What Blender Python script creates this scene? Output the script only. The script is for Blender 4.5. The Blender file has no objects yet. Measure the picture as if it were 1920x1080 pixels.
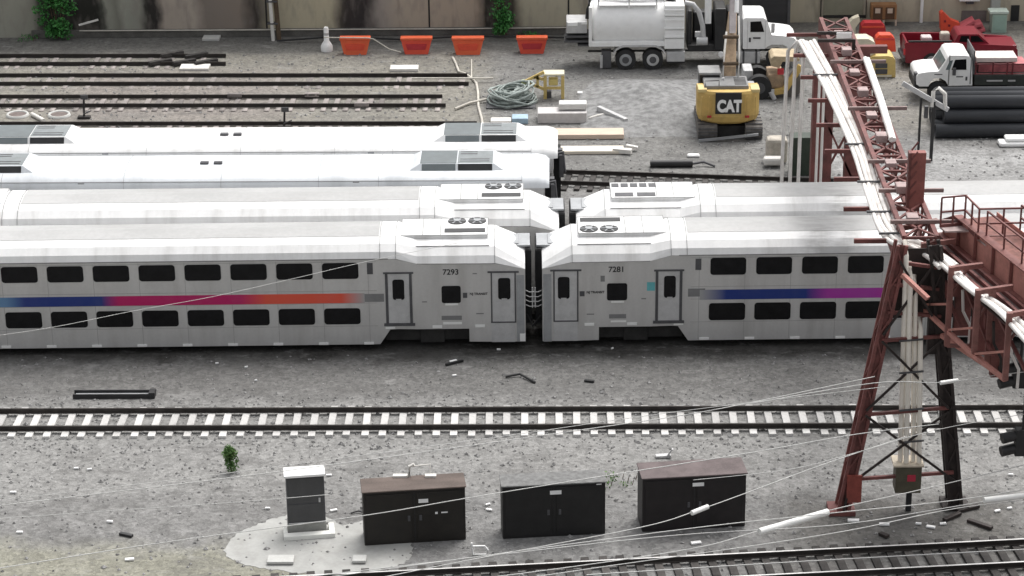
import bpy, math, random
from mathutils import Vector, Matrix
random.seed(7)
R = math.radians
sc = bpy.context.scene
C = sc.collection

# ------------------------------------------------------------------ camera
FPX, TH, PSI, RHO, CH = 4548.0, R(22.0), 0.0185, 0.012, 35.8
fw = Vector((-math.sin(PSI)*math.cos(TH), math.cos(PSI)*math.cos(TH), -math.sin(TH)))
r0 = Vector((math.cos(PSI), math.sin(PSI), 0)); u0 = r0.cross(fw)
rt = r0*math.cos(RHO) - u0*math.sin(RHO); up = u0*math.cos(RHO) + r0*math.sin(RHO)
cam = bpy.data.cameras.new('camera'); camo = bpy.data.objects.new('camera', cam); C.objects.link(camo)
cam.sensor_width = 36; cam.lens = 36*FPX/1920; cam.clip_start = 1; cam.clip_end = 3000
camo.matrix_world = Matrix(((rt.x, up.x, -fw.x, 0), (rt.y, up.y, -fw.y, 0), (rt.z, up.z, -fw.z, CH), (0, 0, 0, 1)))
sc.camera = camo
EYE = Vector((0, 0, CH))
def ray(px, py): return fw*FPX + rt*(px-960) + up*(540-py)
def G(px, py, z=0.0):
    d = ray(px, py); return EYE + d*((z-CH)/d.z)
def V(px, py, Y):
    d = ray(px, py); return EYE + d*(Y/d.y)

# ------------------------------------------------------------------ sky, sun, exposure
SUN_EL, SUN_AZ = R(62), R(28)          # azimuth measured from +y towards +x
w = bpy.data.worlds.new('World'); sc.world = w; w.use_nodes = True
nt = w.node_tree; bg = nt.nodes['Background']
sky = nt.nodes.new('ShaderNodeTexSky'); sky.sky_type = 'NISHITA'; sky.sun_disc = False
sky.sun_elevation = SUN_EL; sky.sun_rotation = SUN_AZ; sky.dust_density = 6; sky.air_density = 1.0; sky.ozone_density = 0.6
hs = nt.nodes.new('ShaderNodeHueSaturation'); hs.inputs['Saturation'].default_value = 0.15
nt.links.new(sky.outputs[0], hs.inputs['Color']); nt.links.new(hs.outputs[0], bg.inputs['Color'])
bg.inputs['Strength'].default_value = 0.15
sl = bpy.data.lights.new('sun', 'SUN'); sl.energy = 1.0; sl.angle = R(30); sl.color = (1, .97, .93)
so = bpy.data.objects.new('sun', sl); C.objects.link(so)
sd = Vector((math.sin(SUN_AZ)*math.cos(SUN_EL), math.cos(SUN_AZ)*math.cos(SUN_EL), math.sin(SUN_EL)))
so.rotation_euler = sd.to_track_quat('Z', 'Y').to_euler(); so.location = (0, 60, 80)
sc.view_settings.view_transform = 'Standard'; sc.view_settings.look = 'None'; sc.view_settings.gamma = 1
sc.view_settings.exposure = 0.5

# ------------------------------------------------------------------ materials
def nodes(name):
    m = bpy.data.materials.new(name); m.use_nodes = True
    t = m.node_tree; return m, t, t.nodes['Principled BSDF']
def N(t, typ, **kw):
    n = t.nodes.new(typ)
    for k, v in kw.items():
        if hasattr(n, k) and k not in n.inputs: setattr(n, k, v)
        else: n.inputs[k].default_value = v
    return n
def mth(t, op, a, b=None, c=None):
    n = t.nodes.new('ShaderNodeMath'); n.operation = op
    for i, v in enumerate((a, b, c)):
        if v is None: continue
        if isinstance(v, (int, float)): n.inputs[i].default_value = v
        else: t.links.new(v, n.inputs[i])
    return n.outputs[0]
def mixc(t, f, a, b, mode='MIX'):
    n = t.nodes.new('ShaderNodeMix'); n.data_type = 'RGBA'; n.blend_type = mode
    for i, v in ((0, f), (6, a), (7, b)):
        if isinstance(v, (int, float)): n.inputs[i].default_value = v
        elif isinstance(v, tuple): n.inputs[i].default_value = v + (1,) if len(v) == 3 else v
        else: t.links.new(v, n.inputs[i])
    return n.outputs[2]
def mrange(t, v, a, b, c=0.0, d=1.0, smooth=True):
    n = t.nodes.new('ShaderNodeMapRange'); n.interpolation_type = 'SMOOTHSTEP' if smooth else 'LINEAR'
    t.links.new(v, n.inputs[0])
    for i, x in zip((1, 2, 3, 4), (a, b, c, d)): n.inputs[i].default_value = x
    return n.outputs[0]
def noise(t, vec, s, detail=4, rough=.55):
    n = t.nodes.new('ShaderNodeTexNoise'); n.inputs['Scale'].default_value = s
    n.inputs['Detail'].default_value = detail; n.inputs['Roughness'].default_value = rough
    t.links.new(vec, n.inputs['Vector']); return n.outputs[0]
def scalev(t, vec, s):
    n = t.nodes.new('ShaderNodeMapping'); n.inputs['Scale'].default_value = s
    t.links.new(vec, n.inputs['Vector']); return n.outputs[0]
def bump(t, bs, h, st=.4, dist=.03):
    n = t.nodes.new('ShaderNodeBump'); n.inputs['Strength'].default_value = st; n.inputs['Distance'].default_value = dist
    t.links.new(h, n.inputs['Height']); t.links.new(n.outputs[0], bs.inputs['Normal'])

_mc = {}
def M(name, col, rough=.6, metal=0.0, var=.18, scale=2.5, dirt=None, dirt_amt=.35, bmp=0.0, stretch=(1, 1, 1), spec=.5, soot=0):
    """painted / weathered surface: colour broken up by two noises, optional dirt patches"""
    if name in _mc: return _mc[name]
    m, t, bs = nodes(name)
    tc = t.nodes.new('ShaderNodeTexCoord').outputs['Object']
    v = scalev(t, tc, stretch)
    n1 = noise(t, v, scale, 5); n2 = noise(t, tc, scale*9, 3)
    f = mth(t, 'ADD', mth(t, 'MULTIPLY', n1, .7), mth(t, 'MULTIPLY', n2, .3))
    lo = tuple(c*(1-var) for c in col); hi = tuple(min(1, c*(1+var)) for c in col)
    c = mixc(t, mrange(t, f, .3, .7), lo, hi)
    if dirt:
        n3 = noise(t, v, scale*.8, 6, .65)
        c = mixc(t, mth(t, 'MULTIPLY', mrange(t, n3, .45, .75), dirt_amt), c, dirt)
    t.links.new(c, bs.inputs['Base Color'])
    bs.inputs['Roughness'].default_value = rough; bs.inputs['Metallic'].default_value = metal
    bs.inputs['Specular IOR Level'].default_value = spec
    if soot:
        sp = t.nodes.new('ShaderNodeSeparateXYZ'); t.links.new(tc, sp.inputs[0])
        k = mth(t, 'MULTIPLY', mrange(t, sp.outputs[0], 9.0, 9.9), mrange(t, sp.outputs[0], 10.9, 12.0, 1, 0))
        k = mth(t, 'MULTIPLY', k, mrange(t, noise(t, scalev(t, tc, (.5, 2, 2)), 1.6, 4), .35, .6))
        t.links.new(mixc(t, mth(t, 'MULTIPLY', k, soot), c, (.16, .155, .15)), bs.inputs['Base Color'])
    if bmp: bump(t, bs, n2, bmp, .01)
    _mc[name] = m; return m

mt_white = M('white_paint', (.86, .86, .85), .5, var=.03, dirt=(.50, .48, .46), dirt_amt=.18)
mt_roofw = M('white_roof_paint', (.76, .76, .755), .5, var=.06, dirt=(.40, .39, .37), dirt_amt=.48, scale=.9, stretch=(1.4, .25, .25), soot=.42)
mt_roofc = M('cool_white_roof_paint', (.67, .695, .72), .5, var=.07, dirt=(.40, .42, .44), dirt_amt=.6, scale=.7, stretch=(.8, .25, .3))
mt_roofg = M('grey_weathered_roof', (.40, .40, .395), .6, var=.12, dirt=(.27, .26, .25), dirt_amt=.5, scale=.6, stretch=(.3, .7, 1), soot=.36)
mt_steel = M('brushed_body_steel', (.56, .555, .545), .42, .35, var=.07, dirt=(.34, .325, .31), dirt_amt=.36, scale=1.1, stretch=(1.3, 1, .22))
mt_steel2 = M('grey_metal', (.34, .35, .36), .5, .3, var=.12)
mt_lgrey = M('light_grey_metal', (.52, .52, .52), .5, .2, var=.1, dirt=(.3, .3, .3))
mt_dgrey = M('dark_grey_paint', (.075, .075, .08), .55, var=.2)
mt_black = M('black_paint', (.018, .018, .019), .5, var=.3)
mt_glass = M('dark_window_glass', (.009, .009, .010), .25, var=.3, spec=.16)
mt_rub = M('black_rubber', (.022, .022, .023), .8, var=.3)
mt_under = M('underframe_grime', (.025, .024, .023), .85, var=.4)
mt_rail = M('rusty_dark_rail', (.035, .030, .027), .6, .3, var=.3)
mt_railtop = M('worn_rail_top', (.62, .61, .6), .4, .3, var=.2, scale=1, stretch=(.3, 1, 1))
mt_tie = M('concrete_tie', (.56, .55, .535), .85, var=.16, dirt=(.26, .25, .235), dirt_amt=.6, scale=3, bmp=.2)
mt_tiew = M('weathered_timber_tie', (.30, .27, .255), .9, var=.35, scale=3, stretch=(1, .3, 1), bmp=.3)
mt_tied = M('dark_timber_tie', (.055, .05, .047), .9, var=.5, scale=3, bmp=.3)
mt_conc = M('pale_concrete', (.50, .50, .48), .9, var=.1, dirt=(.33, .32, .3), dirt_amt=.4, scale=1.5, bmp=.15)
mt_maroon = M('maroon_oxide_paint', (.165, .056, .05), .65, var=.3, dirt=(.05, .025, .022), dirt_amt=.6, scale=2)
mt_maroonl = M('faded_red_oxide_paint', (.46, .205, .17), .65, var=.15, dirt=(.14, .06, .05), dirt_amt=.5, scale=1.5)
mt_marood = M('dark_and_shaded_steel', (.028, .020, .018), .7, var=.4)
mt_cond = M('white_conduit', (.78, .75, .72), .5, var=.06, dirt=(.48, .44, .40), dirt_amt=.5, scale=1.2)
mt_yel = M('machine_yellow', (.60, .41, .13), .5, var=.1, dirt=(.3, .2, .08), dirt_amt=.35)
mt_yelp = M('pale_yellow_paint', (.62, .46, .16), .55, var=.12, dirt=(.35, .26, .12), dirt_amt=.4)
mt_mud = M('muddy_boom_paint', (.40, .29, .19), .75, var=.3, dirt=(.22, .16, .11), dirt_amt=.6, scale=3)
mt_cream = M('cream_paint', (.62, .57, .45), .6, var=.1)
mt_orange = M('orange_red_plastic', (.72, .075, .035), .5, var=.08, dirt=(.5, .13, .09), dirt_amt=.3)
mt_orangel = M('bright_orange_plastic', (.75, .12, .04), .5, var=.08, dirt=(.5, .13, .09), dirt_amt=.3)
mt_red = M('dark_red_car_paint', (.20, .012, .025), .3, var=.08)
mt_redb = M('bright_red_paint', (.50, .03, .04), .45, var=.1)
mt_wood = M('brown_wood', (.30, .15, .065), .7, var=.25, stretch=(1, 1, .2))
mt_tan = M('fresh_tan_timber', (.62, .50, .40), .75, var=.12, stretch=(.2, 1, 1), dirt=(.4, .3, .24))
mt_mint = M('mint_green_paint', (.34, .46, .39), .55, var=.08)
mt_green = M('dark_green_paint', (.035, .05, .035), .6, var=.2)
mt_bag = M('beige_sack_cloth', (.46, .42, .36), .9, var=.25, scale=4, bmp=.4)
mt_blackp = M('black_plastic_pipe', (.030, .032, .037), .42, var=.25, stretch=(.15, 1, 1))
mt_boxd = M('near_black_steel_box', (.012, .0115, .0115), .55, var=.3)
mt_boxb = M('near_black_brown_box', (.014, .0115, .009), .55, var=.3)
mt_topbrown = M('brown_dusty_roof', (.115, .09, .078), .9, var=.3, scale=2, stretch=(.3, 1, 1))
mt_topgrey = M('gritty_grey_roof', (.17, .17, .167), .95, var=.3, scale=6)
mt_topmauve = M('faded_mauve_roof', (.13, .105, .104), .9, var=.25, scale=2)
mt_pale = M('sun_bleached_board', (.70, .68, .64), .8, var=.08)
mt_scrap = M('dull_grey_green_scrap', (.30, .34, .32), .6, var=.35, scale=5)
mt_pod = M('blue_grey_pod_cover', (.125, .145, .15), .6, var=.1)
mt_pink = M('pink_red_sheet', (.50, .10, .12), .7, var=.2)
mt_bluetarp = M('pale_blue_sheet', (.35, .48, .58), .6, var=.15)
mt_rope = M('pale_rope', (.55, .52, .46), .8, var=.15)
mt_wire = M('aged_bright_wire', (.55, .55, .535), .6, .1, var=.1)
mt_insul = M('white_insulator', (.75, .75, .73), .35, var=.05)
mt_teal = M('teal_sign_paint', (.12, .42, .45), .5, var=.1)
mt_stem = M('brown_stem', (.10, .07, .045), .9, var=.3)
mt_seam = M('grey_panel_seam', (.20, .20, .20), .7, var=.1)
mt_reflect = M('white_reflector_strip', (.82, .82, .80), .4, var=.03)
mt_heap = M('gravel_heap', (.215, .215, .213), .95, var=.4, scale=3, bmp=.8)

def per_object(m, amt):
    t = m.node_tree; bs = t.nodes['Principled BSDF']; src = bs.inputs['Base Color'].links[0].from_socket
    oi = t.nodes.new('ShaderNodeObjectInfo')
    t.links.new(mixc(t, 1.0, src, mrange(t, oi.outputs['Random'], 0, 1, 1-amt, 1+amt*.5, False), 'MULTIPLY'), bs.inputs['Base Color'])
for mm, aa in ((mt_tie, .2), (mt_tiew, .4), (mt_tied, .4)): per_object(mm, aa)

def leafmat(name, a, b):
    m, t, bs = nodes(name)
    tc = t.nodes.new('ShaderNodeTexCoord').outputs['Object']
    c = mixc(t, mrange(t, noise(t, tc, 3.2, 3), .35, .65), a, b)
    c = mixc(t, mth(t, 'MULTIPLY', mrange(t, noise(t, tc, 17, 2), .5, .8), .6), c, tuple(min(1, x*1.8) for x in b))
    t.links.new(c, bs.inputs['Base Color']); bs.inputs['Roughness'].default_value = .6
    return m
mt_leaf = leafmat('vine_leaves', (.025, .11, .025), (.065, .26, .055))
mt_leaf2 = leafmat('weed_leaves', (.05, .12, .025), (.11, .21, .05))

def ramp_along(name, axis, stops, interp='LINEAR', rough=.45, metal=0.0):
    m, t, bs = nodes(name)
    tc = t.nodes.new('ShaderNodeTexCoord').outputs['Object']
    sep = t.nodes.new('ShaderNodeSeparateXYZ'); t.links.new(tc, sep.inputs[0])
    lo, hi = stops[0][0], stops[-1][0]
    f = mrange(t, sep.outputs[axis], lo, hi, 0, 1, False)
    cr = t.nodes.new('ShaderNodeValToRGB'); cr.color_ramp.interpolation = interp
    el = cr.color_ramp.elements
    while len(el) < len(stops): el.new(.5)
    for e, (p, c) in zip(el, stops): e.position = (p-lo)/(hi-lo); e.color = tuple(c)+(1,)
    t.links.new(f, cr.inputs[0])
    c = mixc(t, mth(t, 'MULTIPLY', mrange(t, noise(t, tc, 1.2, 5), .4, .75), .08), cr.outputs[0], (.25, .24, .24))
    t.links.new(c, bs.inputs['Base Color']); bs.inputs['Roughness'].default_value = rough; bs.inputs['Metallic'].default_value = metal
    return m

# ------------------------------------------------------------------ mesh builder
MATS = {}
class MB:
    def __init__(s): s.v = []; s.f = []; s.sm = []
    def add(s, vs, fs, smooth=False):
        b = len(s.v); s.v += [Vector(x) for x in vs]
        for f in fs: s.f.append([i+b for i in f]); s.sm.append(smooth)
        return s
    def box(s, a, b):
        x0, x1 = sorted((a[0], b[0])); y0, y1 = sorted((a[1], b[1])); z0, z1 = sorted((a[2], b[2]))
        return s.add([(x0,y0,z0),(x1,y0,z0),(x1,y1,z0),(x0,y1,z0),(x0,y0,z1),(x1,y0,z1),(x1,y1,z1),(x0,y1,z1)],
              [(0,3,2,1),(4,5,6,7),(0,1,5,4),(1,2,6,5),(2,3,7,6),(3,0,4,7)])
    def bar(s, p, q, w, h, upv=(0, 0, 1)):
        p, q = Vector(p), Vector(q); d = (q-p).normalized(); U = Vector(upv)
        if abs(d.dot(U)) > .98: U = Vector((0, 1, 0))
        x = d.cross(U).normalized()*w/2; y = x.cross(d).normalized()*h/2
        vs = [p-x-y, p+x-y, p+x+y, p-x+y, q-x-y, q+x-y, q+x+y, q-x+y]
        return s.add(vs, [(3,2,1,0),(4,5,6,7),(0,1,5,4),(1,2,6,5),(2,3,7,6),(3,0,4,7)])
    def cyl(s, p, q, r, r2=None, n=16, cap=True, smooth=True):
        p, q = Vector(p), Vector(q); r2 = r if r2 is None else r2
        d = (q-p).normalized(); U = Vector((0, 0, 1)) if abs(d.z) < .9 else Vector((1, 0, 0))
        x = d.cross(U).normalized(); y = d.cross(x)
        vs = []
        for c, rr in ((p, r), (q, r2)):
            for i in range(n):
                a = 2*math.pi*i/n; vs.append(c + x*math.cos(a)*rr + y*math.sin(a)*rr)
        s.add(vs, [(i, (i+1) % n, n+(i+1) % n, n+i) for i in range(n)], smooth)
        if cap: s.add(vs[:n], [tuple(range(n-1, -1, -1))]); s.add(vs[n:], [tuple(range(n))])
        return s
    def tube(s, pts, r, n=7, closed=False):
        pts = [Vector(p) for p in pts]; k = len(pts); rings = []
        for i, p in enumerate(pts):
            a = pts[(i-1) % k] if (closed or i) else p; b = pts[(i+1) % k] if (closed or i < k-1) else p
            d = (b-a).normalized(); U = Vector((0, 0, 1)) if abs(d.z) < .95 else Vector((1, 0, 0))
            x = d.cross(U).normalized(); y = d.cross(x)
            rings.append([p + x*math.cos(2*math.pi*j/n)*r + y*math.sin(2*math.pi*j/n)*r for j in range(n)])
        s.loft(rings, True, not closed, True)
        if closed:
            s.add(rings[-1]+rings[0], [(j, (j+1) % n, n+(j+1) % n, n+j) for j in range(n)], True)
        return s
    def loft(s, rings, ring_closed=True, caps=True, smooth=False):
        n = len(rings[0]); vs = [p for r in rings for p in r]; fs = []
        for i in range(len(rings)-1):
            for j in range(n if ring_closed else n-1):
                fs.append((i*n+j, i*n+(j+1) % n, (i+1)*n+(j+1) % n, (i+1)*n+j))
        s.add(vs, fs, smooth)
        if caps: s.add(rings[0], [tuple(range(n-1, -1, -1))]); s.add(rings[-1], [tuple(range(n))])
        return s
    def prism(s, poly, axis, d0, d1):
        """poly in the two other axes; axis 1 (y): poly=(x,z); axis 0: (y,z); axis 2: (x,y)"""
        def mk(p, d): return (d, p[0], p[1]) if axis == 0 else (p[0], d, p[1]) if axis == 1 else (p[0], p[1], d)
        return s.loft([[mk(p, d0) for p in poly], [mk(p, d1) for p in poly]])
    def rrect(s, x0, z0, x1, z1, y0, y1, r=.06):
        if x0 > x1: x0, x1 = x1, x0
        if z0 > z1: z0, z1 = z1, z0
        poly = []
        for cx, cz, a0 in ((x1-r, z0+r, -90), (x1-r, z1-r, 0), (x0+r, z1-r, 90), (x0+r, z0+r, 180)):
            for k in range(4):
                a = R(a0+30*k); poly.append((cx+r*math.cos(a), cz+r*math.sin(a)))
        return s.prism(poly, 1, y0, y1)
    def pb(s, Y, px0, py0, px1, py1, depth, dy=0.0):
        """box whose camera-facing face covers a pixel rectangle at depth Y+dy"""
        p = V(px0, py1, Y+dy); q = V(px1, py0, Y+dy)
        return s.box((p.x, Y+dy, p.z), (q.x, Y+dy+depth, q.z))
    def leaves(s, c, rad, n, size, squash=1.0):
        for _ in range(n):
            while True:
                p = Vector((random.uniform(-1, 1), random.uniform(-1, 1), random.uniform(-1, 1)))
                if .25 < p.length < 1: break
            p = Vector((p.x*rad[0], p.y*rad[1], p.z*rad[2])) + Vector(c)
            s.leaf(p, size*random.uniform(.6, 1.4))
        return s
    def leaf(s, p, z):
        a = Vector((random.gauss(0, 1), random.gauss(0, 1), random.gauss(0, 1))).normalized()
        b = a.cross(Vector((random.gauss(0, 1), random.gauss(0, 1), random.gauss(0, 1)))).normalized()
        s.add([p-a*z, p+b*z*.5, p+a*z, p-b*z*.5], [(0, 1, 2, 3)])
    def build(s, name, mat, parent=None, bev=0.0, label=None, local=False):
        me = bpy.data.meshes.new(name)
        vs = s.v
        if parent is not None and not local:
            inv = root_matrix(parent).inverted(); vs = [inv @ v for v in vs]
        me.from_pydata([tuple(v) for v in vs], [], s.f)
        me.polygons.foreach_set('use_smooth', s.sm); me.update()
        # consistent outward normals
        import bmesh
        bm = bmesh.new(); bm.from_mesh(me); bmesh.ops.recalc_face_normals(bm, faces=bm.faces); bm.to_mesh(me); bm.free()
        me.materials.append(mat)
        o = bpy.data.objects.new(name, me); C.objects.link(o)
        if parent is not None: o.parent = parent
        if bev:
            b = o.modifiers.new('bevel', 'BEVEL'); b.width = bev; b.segments = 2; b.limit_method = 'ANGLE'
        if label: o['label'] = label
        return o
def root_matrix(o):
    m = MATS.get(o.name, Matrix.Identity(4))
    return m if o.parent is None else root_matrix(o.parent)
def thing(name, label, cat, loc=(0, 0, 0), rz=0.0, group=None):
    o = bpy.data.objects.new(name, None); C.objects.link(o); o.empty_display_size = .3
    o.location = loc; o.rotation_euler = (0, 0, rz)
    MATS[o.name] = Matrix.Translation(Vector(loc)) @ Matrix.Rotation(rz, 4, 'Z')
    o['label'] = label; o['category'] = cat
    if group: o['group'] = group
    return o
def single(name, mb, mat, label, cat, group=None, bev=0.0, origin=None):
    """a thing that is one mesh, its origin at its base"""
    lo = Vector((min(v.x for v in mb.v), min(v.y for v in mb.v), min(v.z for v in mb.v)))
    hi = Vector((max(v.x for v in mb.v), max(v.y for v in mb.v), max(v.z for v in mb.v)))
    c = Vector(((lo.x+hi.x)/2, (lo.y+hi.y)/2, lo.z)) if origin is None else Vector(origin)
    mb.v = [v-c for v in mb.v]
    o = mb.build(name, mat, None, bev); o.location = c
    o['label'] = label; o['category'] = cat
    if group: o['group'] = group
    return o
def struct(name, mb, mat):
    o = mb.build(name, mat); o['kind'] = 'structure'; return o
def text_part(s, size, mat, parent, loc, rot, name='lettering', ext=.004, bold=0.0):
    cu = bpy.data.curves.new(name, 'FONT'); cu.body = s; cu.size = size; cu.extrude = ext; cu.offset = bold
    cu.align_x = 'CENTER'; cu.align_y = 'CENTER'
    o = bpy.data.objects.new(name, cu); C.objects.link(o)
    bpy.context.view_layer.update()
    me = bpy.data.meshes.new_from_object(o.evaluated_get(bpy.context.evaluated_depsgraph_get()))
    C.objects.unlink(o); bpy.data.objects.remove(o)
    me.materials.clear(); me.materials.append(mat)
    n = bpy.data.objects.new(name, me); C.objects.link(n); n.parent = parent
    n.location = loc; n.rotation_euler = rot
    return n

# ------------------------------------------------------------------ ground
def ground_material():
    m, t, bs = nodes('yard_gravel')
    tc = t.nodes.new('ShaderNodeTexCoord').outputs['Object']
    sep = t.nodes.new('ShaderNodeSeparateXYZ'); t.links.new(tc, sep.inputs[0])
    X, Y = sep.outputs[0], sep.outputs[1]
    big = noise(t, tc, .22, 4); med = noise(t, tc, 1.1, 5, .6); mid = noise(t, scalev(t, tc, (1, .55, 1)), 3.2, 3, .6)
    fine = noise(t, tc, 14, 3, .7)
    vo = t.nodes.new('ShaderNodeTexVoronoi'); vo.inputs['Scale'].default_value = 8.5; t.links.new(tc, vo.inputs['Vector'])
    vs = t.nodes.new('ShaderNodeSeparateColor'); t.links.new(vo.outputs['Color'], vs.inputs[0])
    wx = mth(t, 'MULTIPLY', mth(t, 'SUBTRACT', med, .5), 2.6)
    Xw = mth(t, 'ADD', X, wx); Yw = mth(t, 'ADD', Y, mth(t, 'MULTIPLY', mth(t, 'SUBTRACT', noise(t, tc, .5, 5, .6), .5), 2.8))
    c = mixc(t, mrange(t, med, .3, .7), (.185, .183, .18), (.25, .248, .245))
    def zone(c, col, x0, x1, y0, y1, sx=1.0, sy=.6, amt=1.0):
        f = None
        for v, a, s, d in ((Xw, x0, sx, 1), (Xw, x1, sx, -1), (Yw, y0, sy, 1), (Yw, y1, sy, -1)):
            if a is None: continue
            g = mrange(t, v, a-s, a+s) if d == 1 else mrange(t, v, a-s, a+s, 1, 0)
            f = g if f is None else mth(t, 'MULTIPLY', f, g)
        return mixc(t, mth(t, 'MULTIPLY', f, amt), c, col)
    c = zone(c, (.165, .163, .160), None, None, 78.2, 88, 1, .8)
    c = zone(c, (.275, .273, .268), None, None, 70.6, 77.6, 1, .9, .8)
    c = zone(c, (.27, .265, .215), None, -6.5, None, 67.2, 1.5, .8, .8)
    c = zone(c, (.21, .21, .21), -6, 8, 63, 70.4, 2, .7, .6)
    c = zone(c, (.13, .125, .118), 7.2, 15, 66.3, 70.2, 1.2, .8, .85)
    c = zone(c, (.17, .165, .16), 6, None, 55, 66.2, 1.5, .5, .8)
    c = zone(c, (.262, .25, .22), None, -3, 103, 121.5, 1.5, 1, .9)
    c = zone(c, (.255, .222, .215), -24, -13, 110, 118, 2, 1.5, .5)
    c = zone(c, (.205, .203, .197), -3, 13, 100, 122, 1.5, 1, .9)
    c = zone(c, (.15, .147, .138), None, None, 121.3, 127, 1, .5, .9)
    c = zone(c, (.36, .36, .36), 12.5, None, 90, 105, 1, .8, .9)
    c = zone(c, (.25, .235, .21), 13.2, None, 108, 126, 1, 1, .7)
    c = zone(c, (.05, .048, .045), None, None, 81.7, 96, 1, .55, .9)  # shade under the trains painted in as near-black ballast
    c = mixc(t, 1.0, c, (.93, .925, .912), 'MULTIPLY')
    k = mth(t, 'ADD', mth(t, 'MULTIPLY', vs.outputs[0], .55), mth(t, 'ADD', mth(t, 'MULTIPLY', fine, .9), mth(t, 'MULTIPLY', mid, .85)))
    k = mrange(t, k, .78, 1.6, .70, 1.31, False)
    c = mixc(t, 1.0, c, k, 'MULTIPLY')
    # scattered pale stones and dark pits
    c = mixc(t, mth(t, 'MULTIPLY', mrange(t, noise(t, tc, 5.5, 4, .75), .60, .72), .28), c, (.44, .43, .42))
    c = mixc(t, mth(t, 'MULTIPLY', mrange(t, noise(t, scalev(t, tc, (1.3, 1, 1)), 4.1, 4, .75), .63, .72), .26), c, (.10, .098, .095))
    c = mixc(t, mth(t, 'MULTIPLY', mrange(t, big, .5, .72), .35), c, (.15, .147, .143))
    pt = noise(t, scalev(t, tc, (.55, 1, 1)), .75, 6, .7)
    c = mixc(t, mth(t, 'MULTIPLY', mrange(t, pt, .50, .66), .5), c, (.105, .102, .098))
    c = mixc(t, mth(t, 'MULTIPLY', mrange(t, noise(t, scalev(t, tc, (.6, 1, 1)), 1.3, 5, .7), .55, .7), .35), c, (.38, .375, .365))
    t.links.new(c, bs.inputs['Base Color']); bs.inputs['Roughness'].default_value = .95; bs.inputs['Specular IOR Level'].default_value = .15
    bump(t, bs, mth(t, 'ADD', k, med), .55, .05)
    return m
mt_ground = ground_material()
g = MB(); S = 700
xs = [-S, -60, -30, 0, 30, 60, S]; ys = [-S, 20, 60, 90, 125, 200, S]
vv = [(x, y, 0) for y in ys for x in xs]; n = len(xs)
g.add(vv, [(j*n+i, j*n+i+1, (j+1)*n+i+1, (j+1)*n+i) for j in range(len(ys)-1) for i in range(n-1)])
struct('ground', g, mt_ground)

# loose ballast stones, too many to count
st = MB()
def stone(x, y, r):
    p = [Vector((random.uniform(.6, 1)*r*a, random.uniform(.6, 1)*r*b, random.uniform(.4, .8)*r*c)) for a, b, c in
         ((1, 0, .1), (0, 1, .1), (-1, 0, .1), (0, -1, .1), (0, 0, 1))]
    a = random.uniform(0, 6.3); mtx = Matrix.Rotation(a, 3, 'Z')
    st.add([mtx @ q + Vector((x, y, 0.01)) for q in p], [(0, 1, 4), (1, 2, 4), (2, 3, 4), (3, 0, 4)])
for _ in range(4800):
    y = random.choice([random.uniform(63, 74.6), random.uniform(70, 82), random.uniform(74, 78.5)])
    stone(random.uniform(-22, 19), y, random.uniform(.03, .085) if random.random() < .95 else random.uniform(.09, .14))
for _ in range(2500):
    stone(random.uniform(-30, 22), random.uniform(99, 121), random.uniform(.04, .12))
def stonemat():
    m, t, bs = nodes('ballast_stone')
    tc = t.nodes.new('ShaderNodeTexCoord').outputs['Object']
    c = mixc(t, mrange(t, noise(t, tc, 9, 2), .35, .65), (.13, .128, .125), (.33, .325, .32))
    t.links.new(c, bs.inputs['Base Color']); bs.inputs['Roughness'].default_value = .95
    return m
o = st.build('loose_ballast', stonemat()); o['kind'] = 'stuff'
o['label'] = 'loose grey ballast stones strewn across the yard ground'; o['category'] = 'gravel'

# ------------------------------------------------------------------ tracks
def rail_mb(p, q, z0=.10):
    """flat-bottom rail: foot, web, head"""
    m = MB(); p, q = Vector(p), Vector(q); d = (q-p).normalized(); s = Vector((-d.y, d.x, 0))
    prof = [(-.075, 0), (.075, 0), (.075, .02), (.015, .04), (.015, .12), (.037, .135), (.037, .175), (-.037, .175), (-.037, .135), (-.015, .12), (-.015, .04), (-.075, .02)]
    m.loft([[Vector((c.x, c.y, z0+h)) + s*a for a, h in prof] for c in (p, q)])
    return m
def track(label, p, q, tie_mat, pitch=.61, ties=(None, None), tie_len=2.6, group=None, rail_mat=None, top=False, skip=0.0, ext=(0, 0), tie_z=.1):
    p, q = Vector(p), Vector(q); d = (q-p).normalized(); s = Vector((-d.y, d.x, 0)); L = (q-p).length
    root = thing('railway_track', label, 'railway track', p, math.atan2(d.y, d.x), group)
    for k, e in ((1, ext[0]), (-1, ext[1])):
        r = rail_mb(p+s*.7175*k, q+s*.7175*k+d*e, tie_z).build('rail', rail_mat or mt_rail, root)
        if top:
            m = MB(); a = p+s*.7175*k; b = q+s*.7175*k
            m.bar(a+Vector((0, 0, tie_z+.178)), b+Vector((0, 0, tie_z+.178)), .066, .006)
            m.build('rail_head', mt_railtop, r)
    if tie_mat:
        m = MB(); m.box((-.125, -tie_len/2, -.08), (.125, tie_len/2, tie_z))
        src = None; x = ties[0] or .3; k = 0
        while x < (ties[1] or L):
            if random.random() >= skip and k < 100:
                if src is None: src = m.build('tie', tie_mat, root, .012, local=True); o = src
                else: o = src.copy(); C.objects.link(o); o.parent = root
                o.location = (x, random.uniform(-.04, .04), random.uniform(-.012, .01)); o.rotation_euler = (0, 0, random.uniform(-.02, .02)); k += 1
            x += pitch*random.uniform(.96, 1.04)
    return root
track('empty track on pale concrete ties in front of the silver train', (-28, 76.18, 0), (26, 76.12, 0), mt_tie, .605, tie_len=2.36)
a1, a2 = G(900, 1062, .28), G(1920, 1010, .28); b2 = G(1920, 1057, .28)
dd = (a2-a1).normalized(); nn = Vector((dd.y, -dd.x, 0)); c1 = a1+nn*.7175; c1.z = 0
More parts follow.
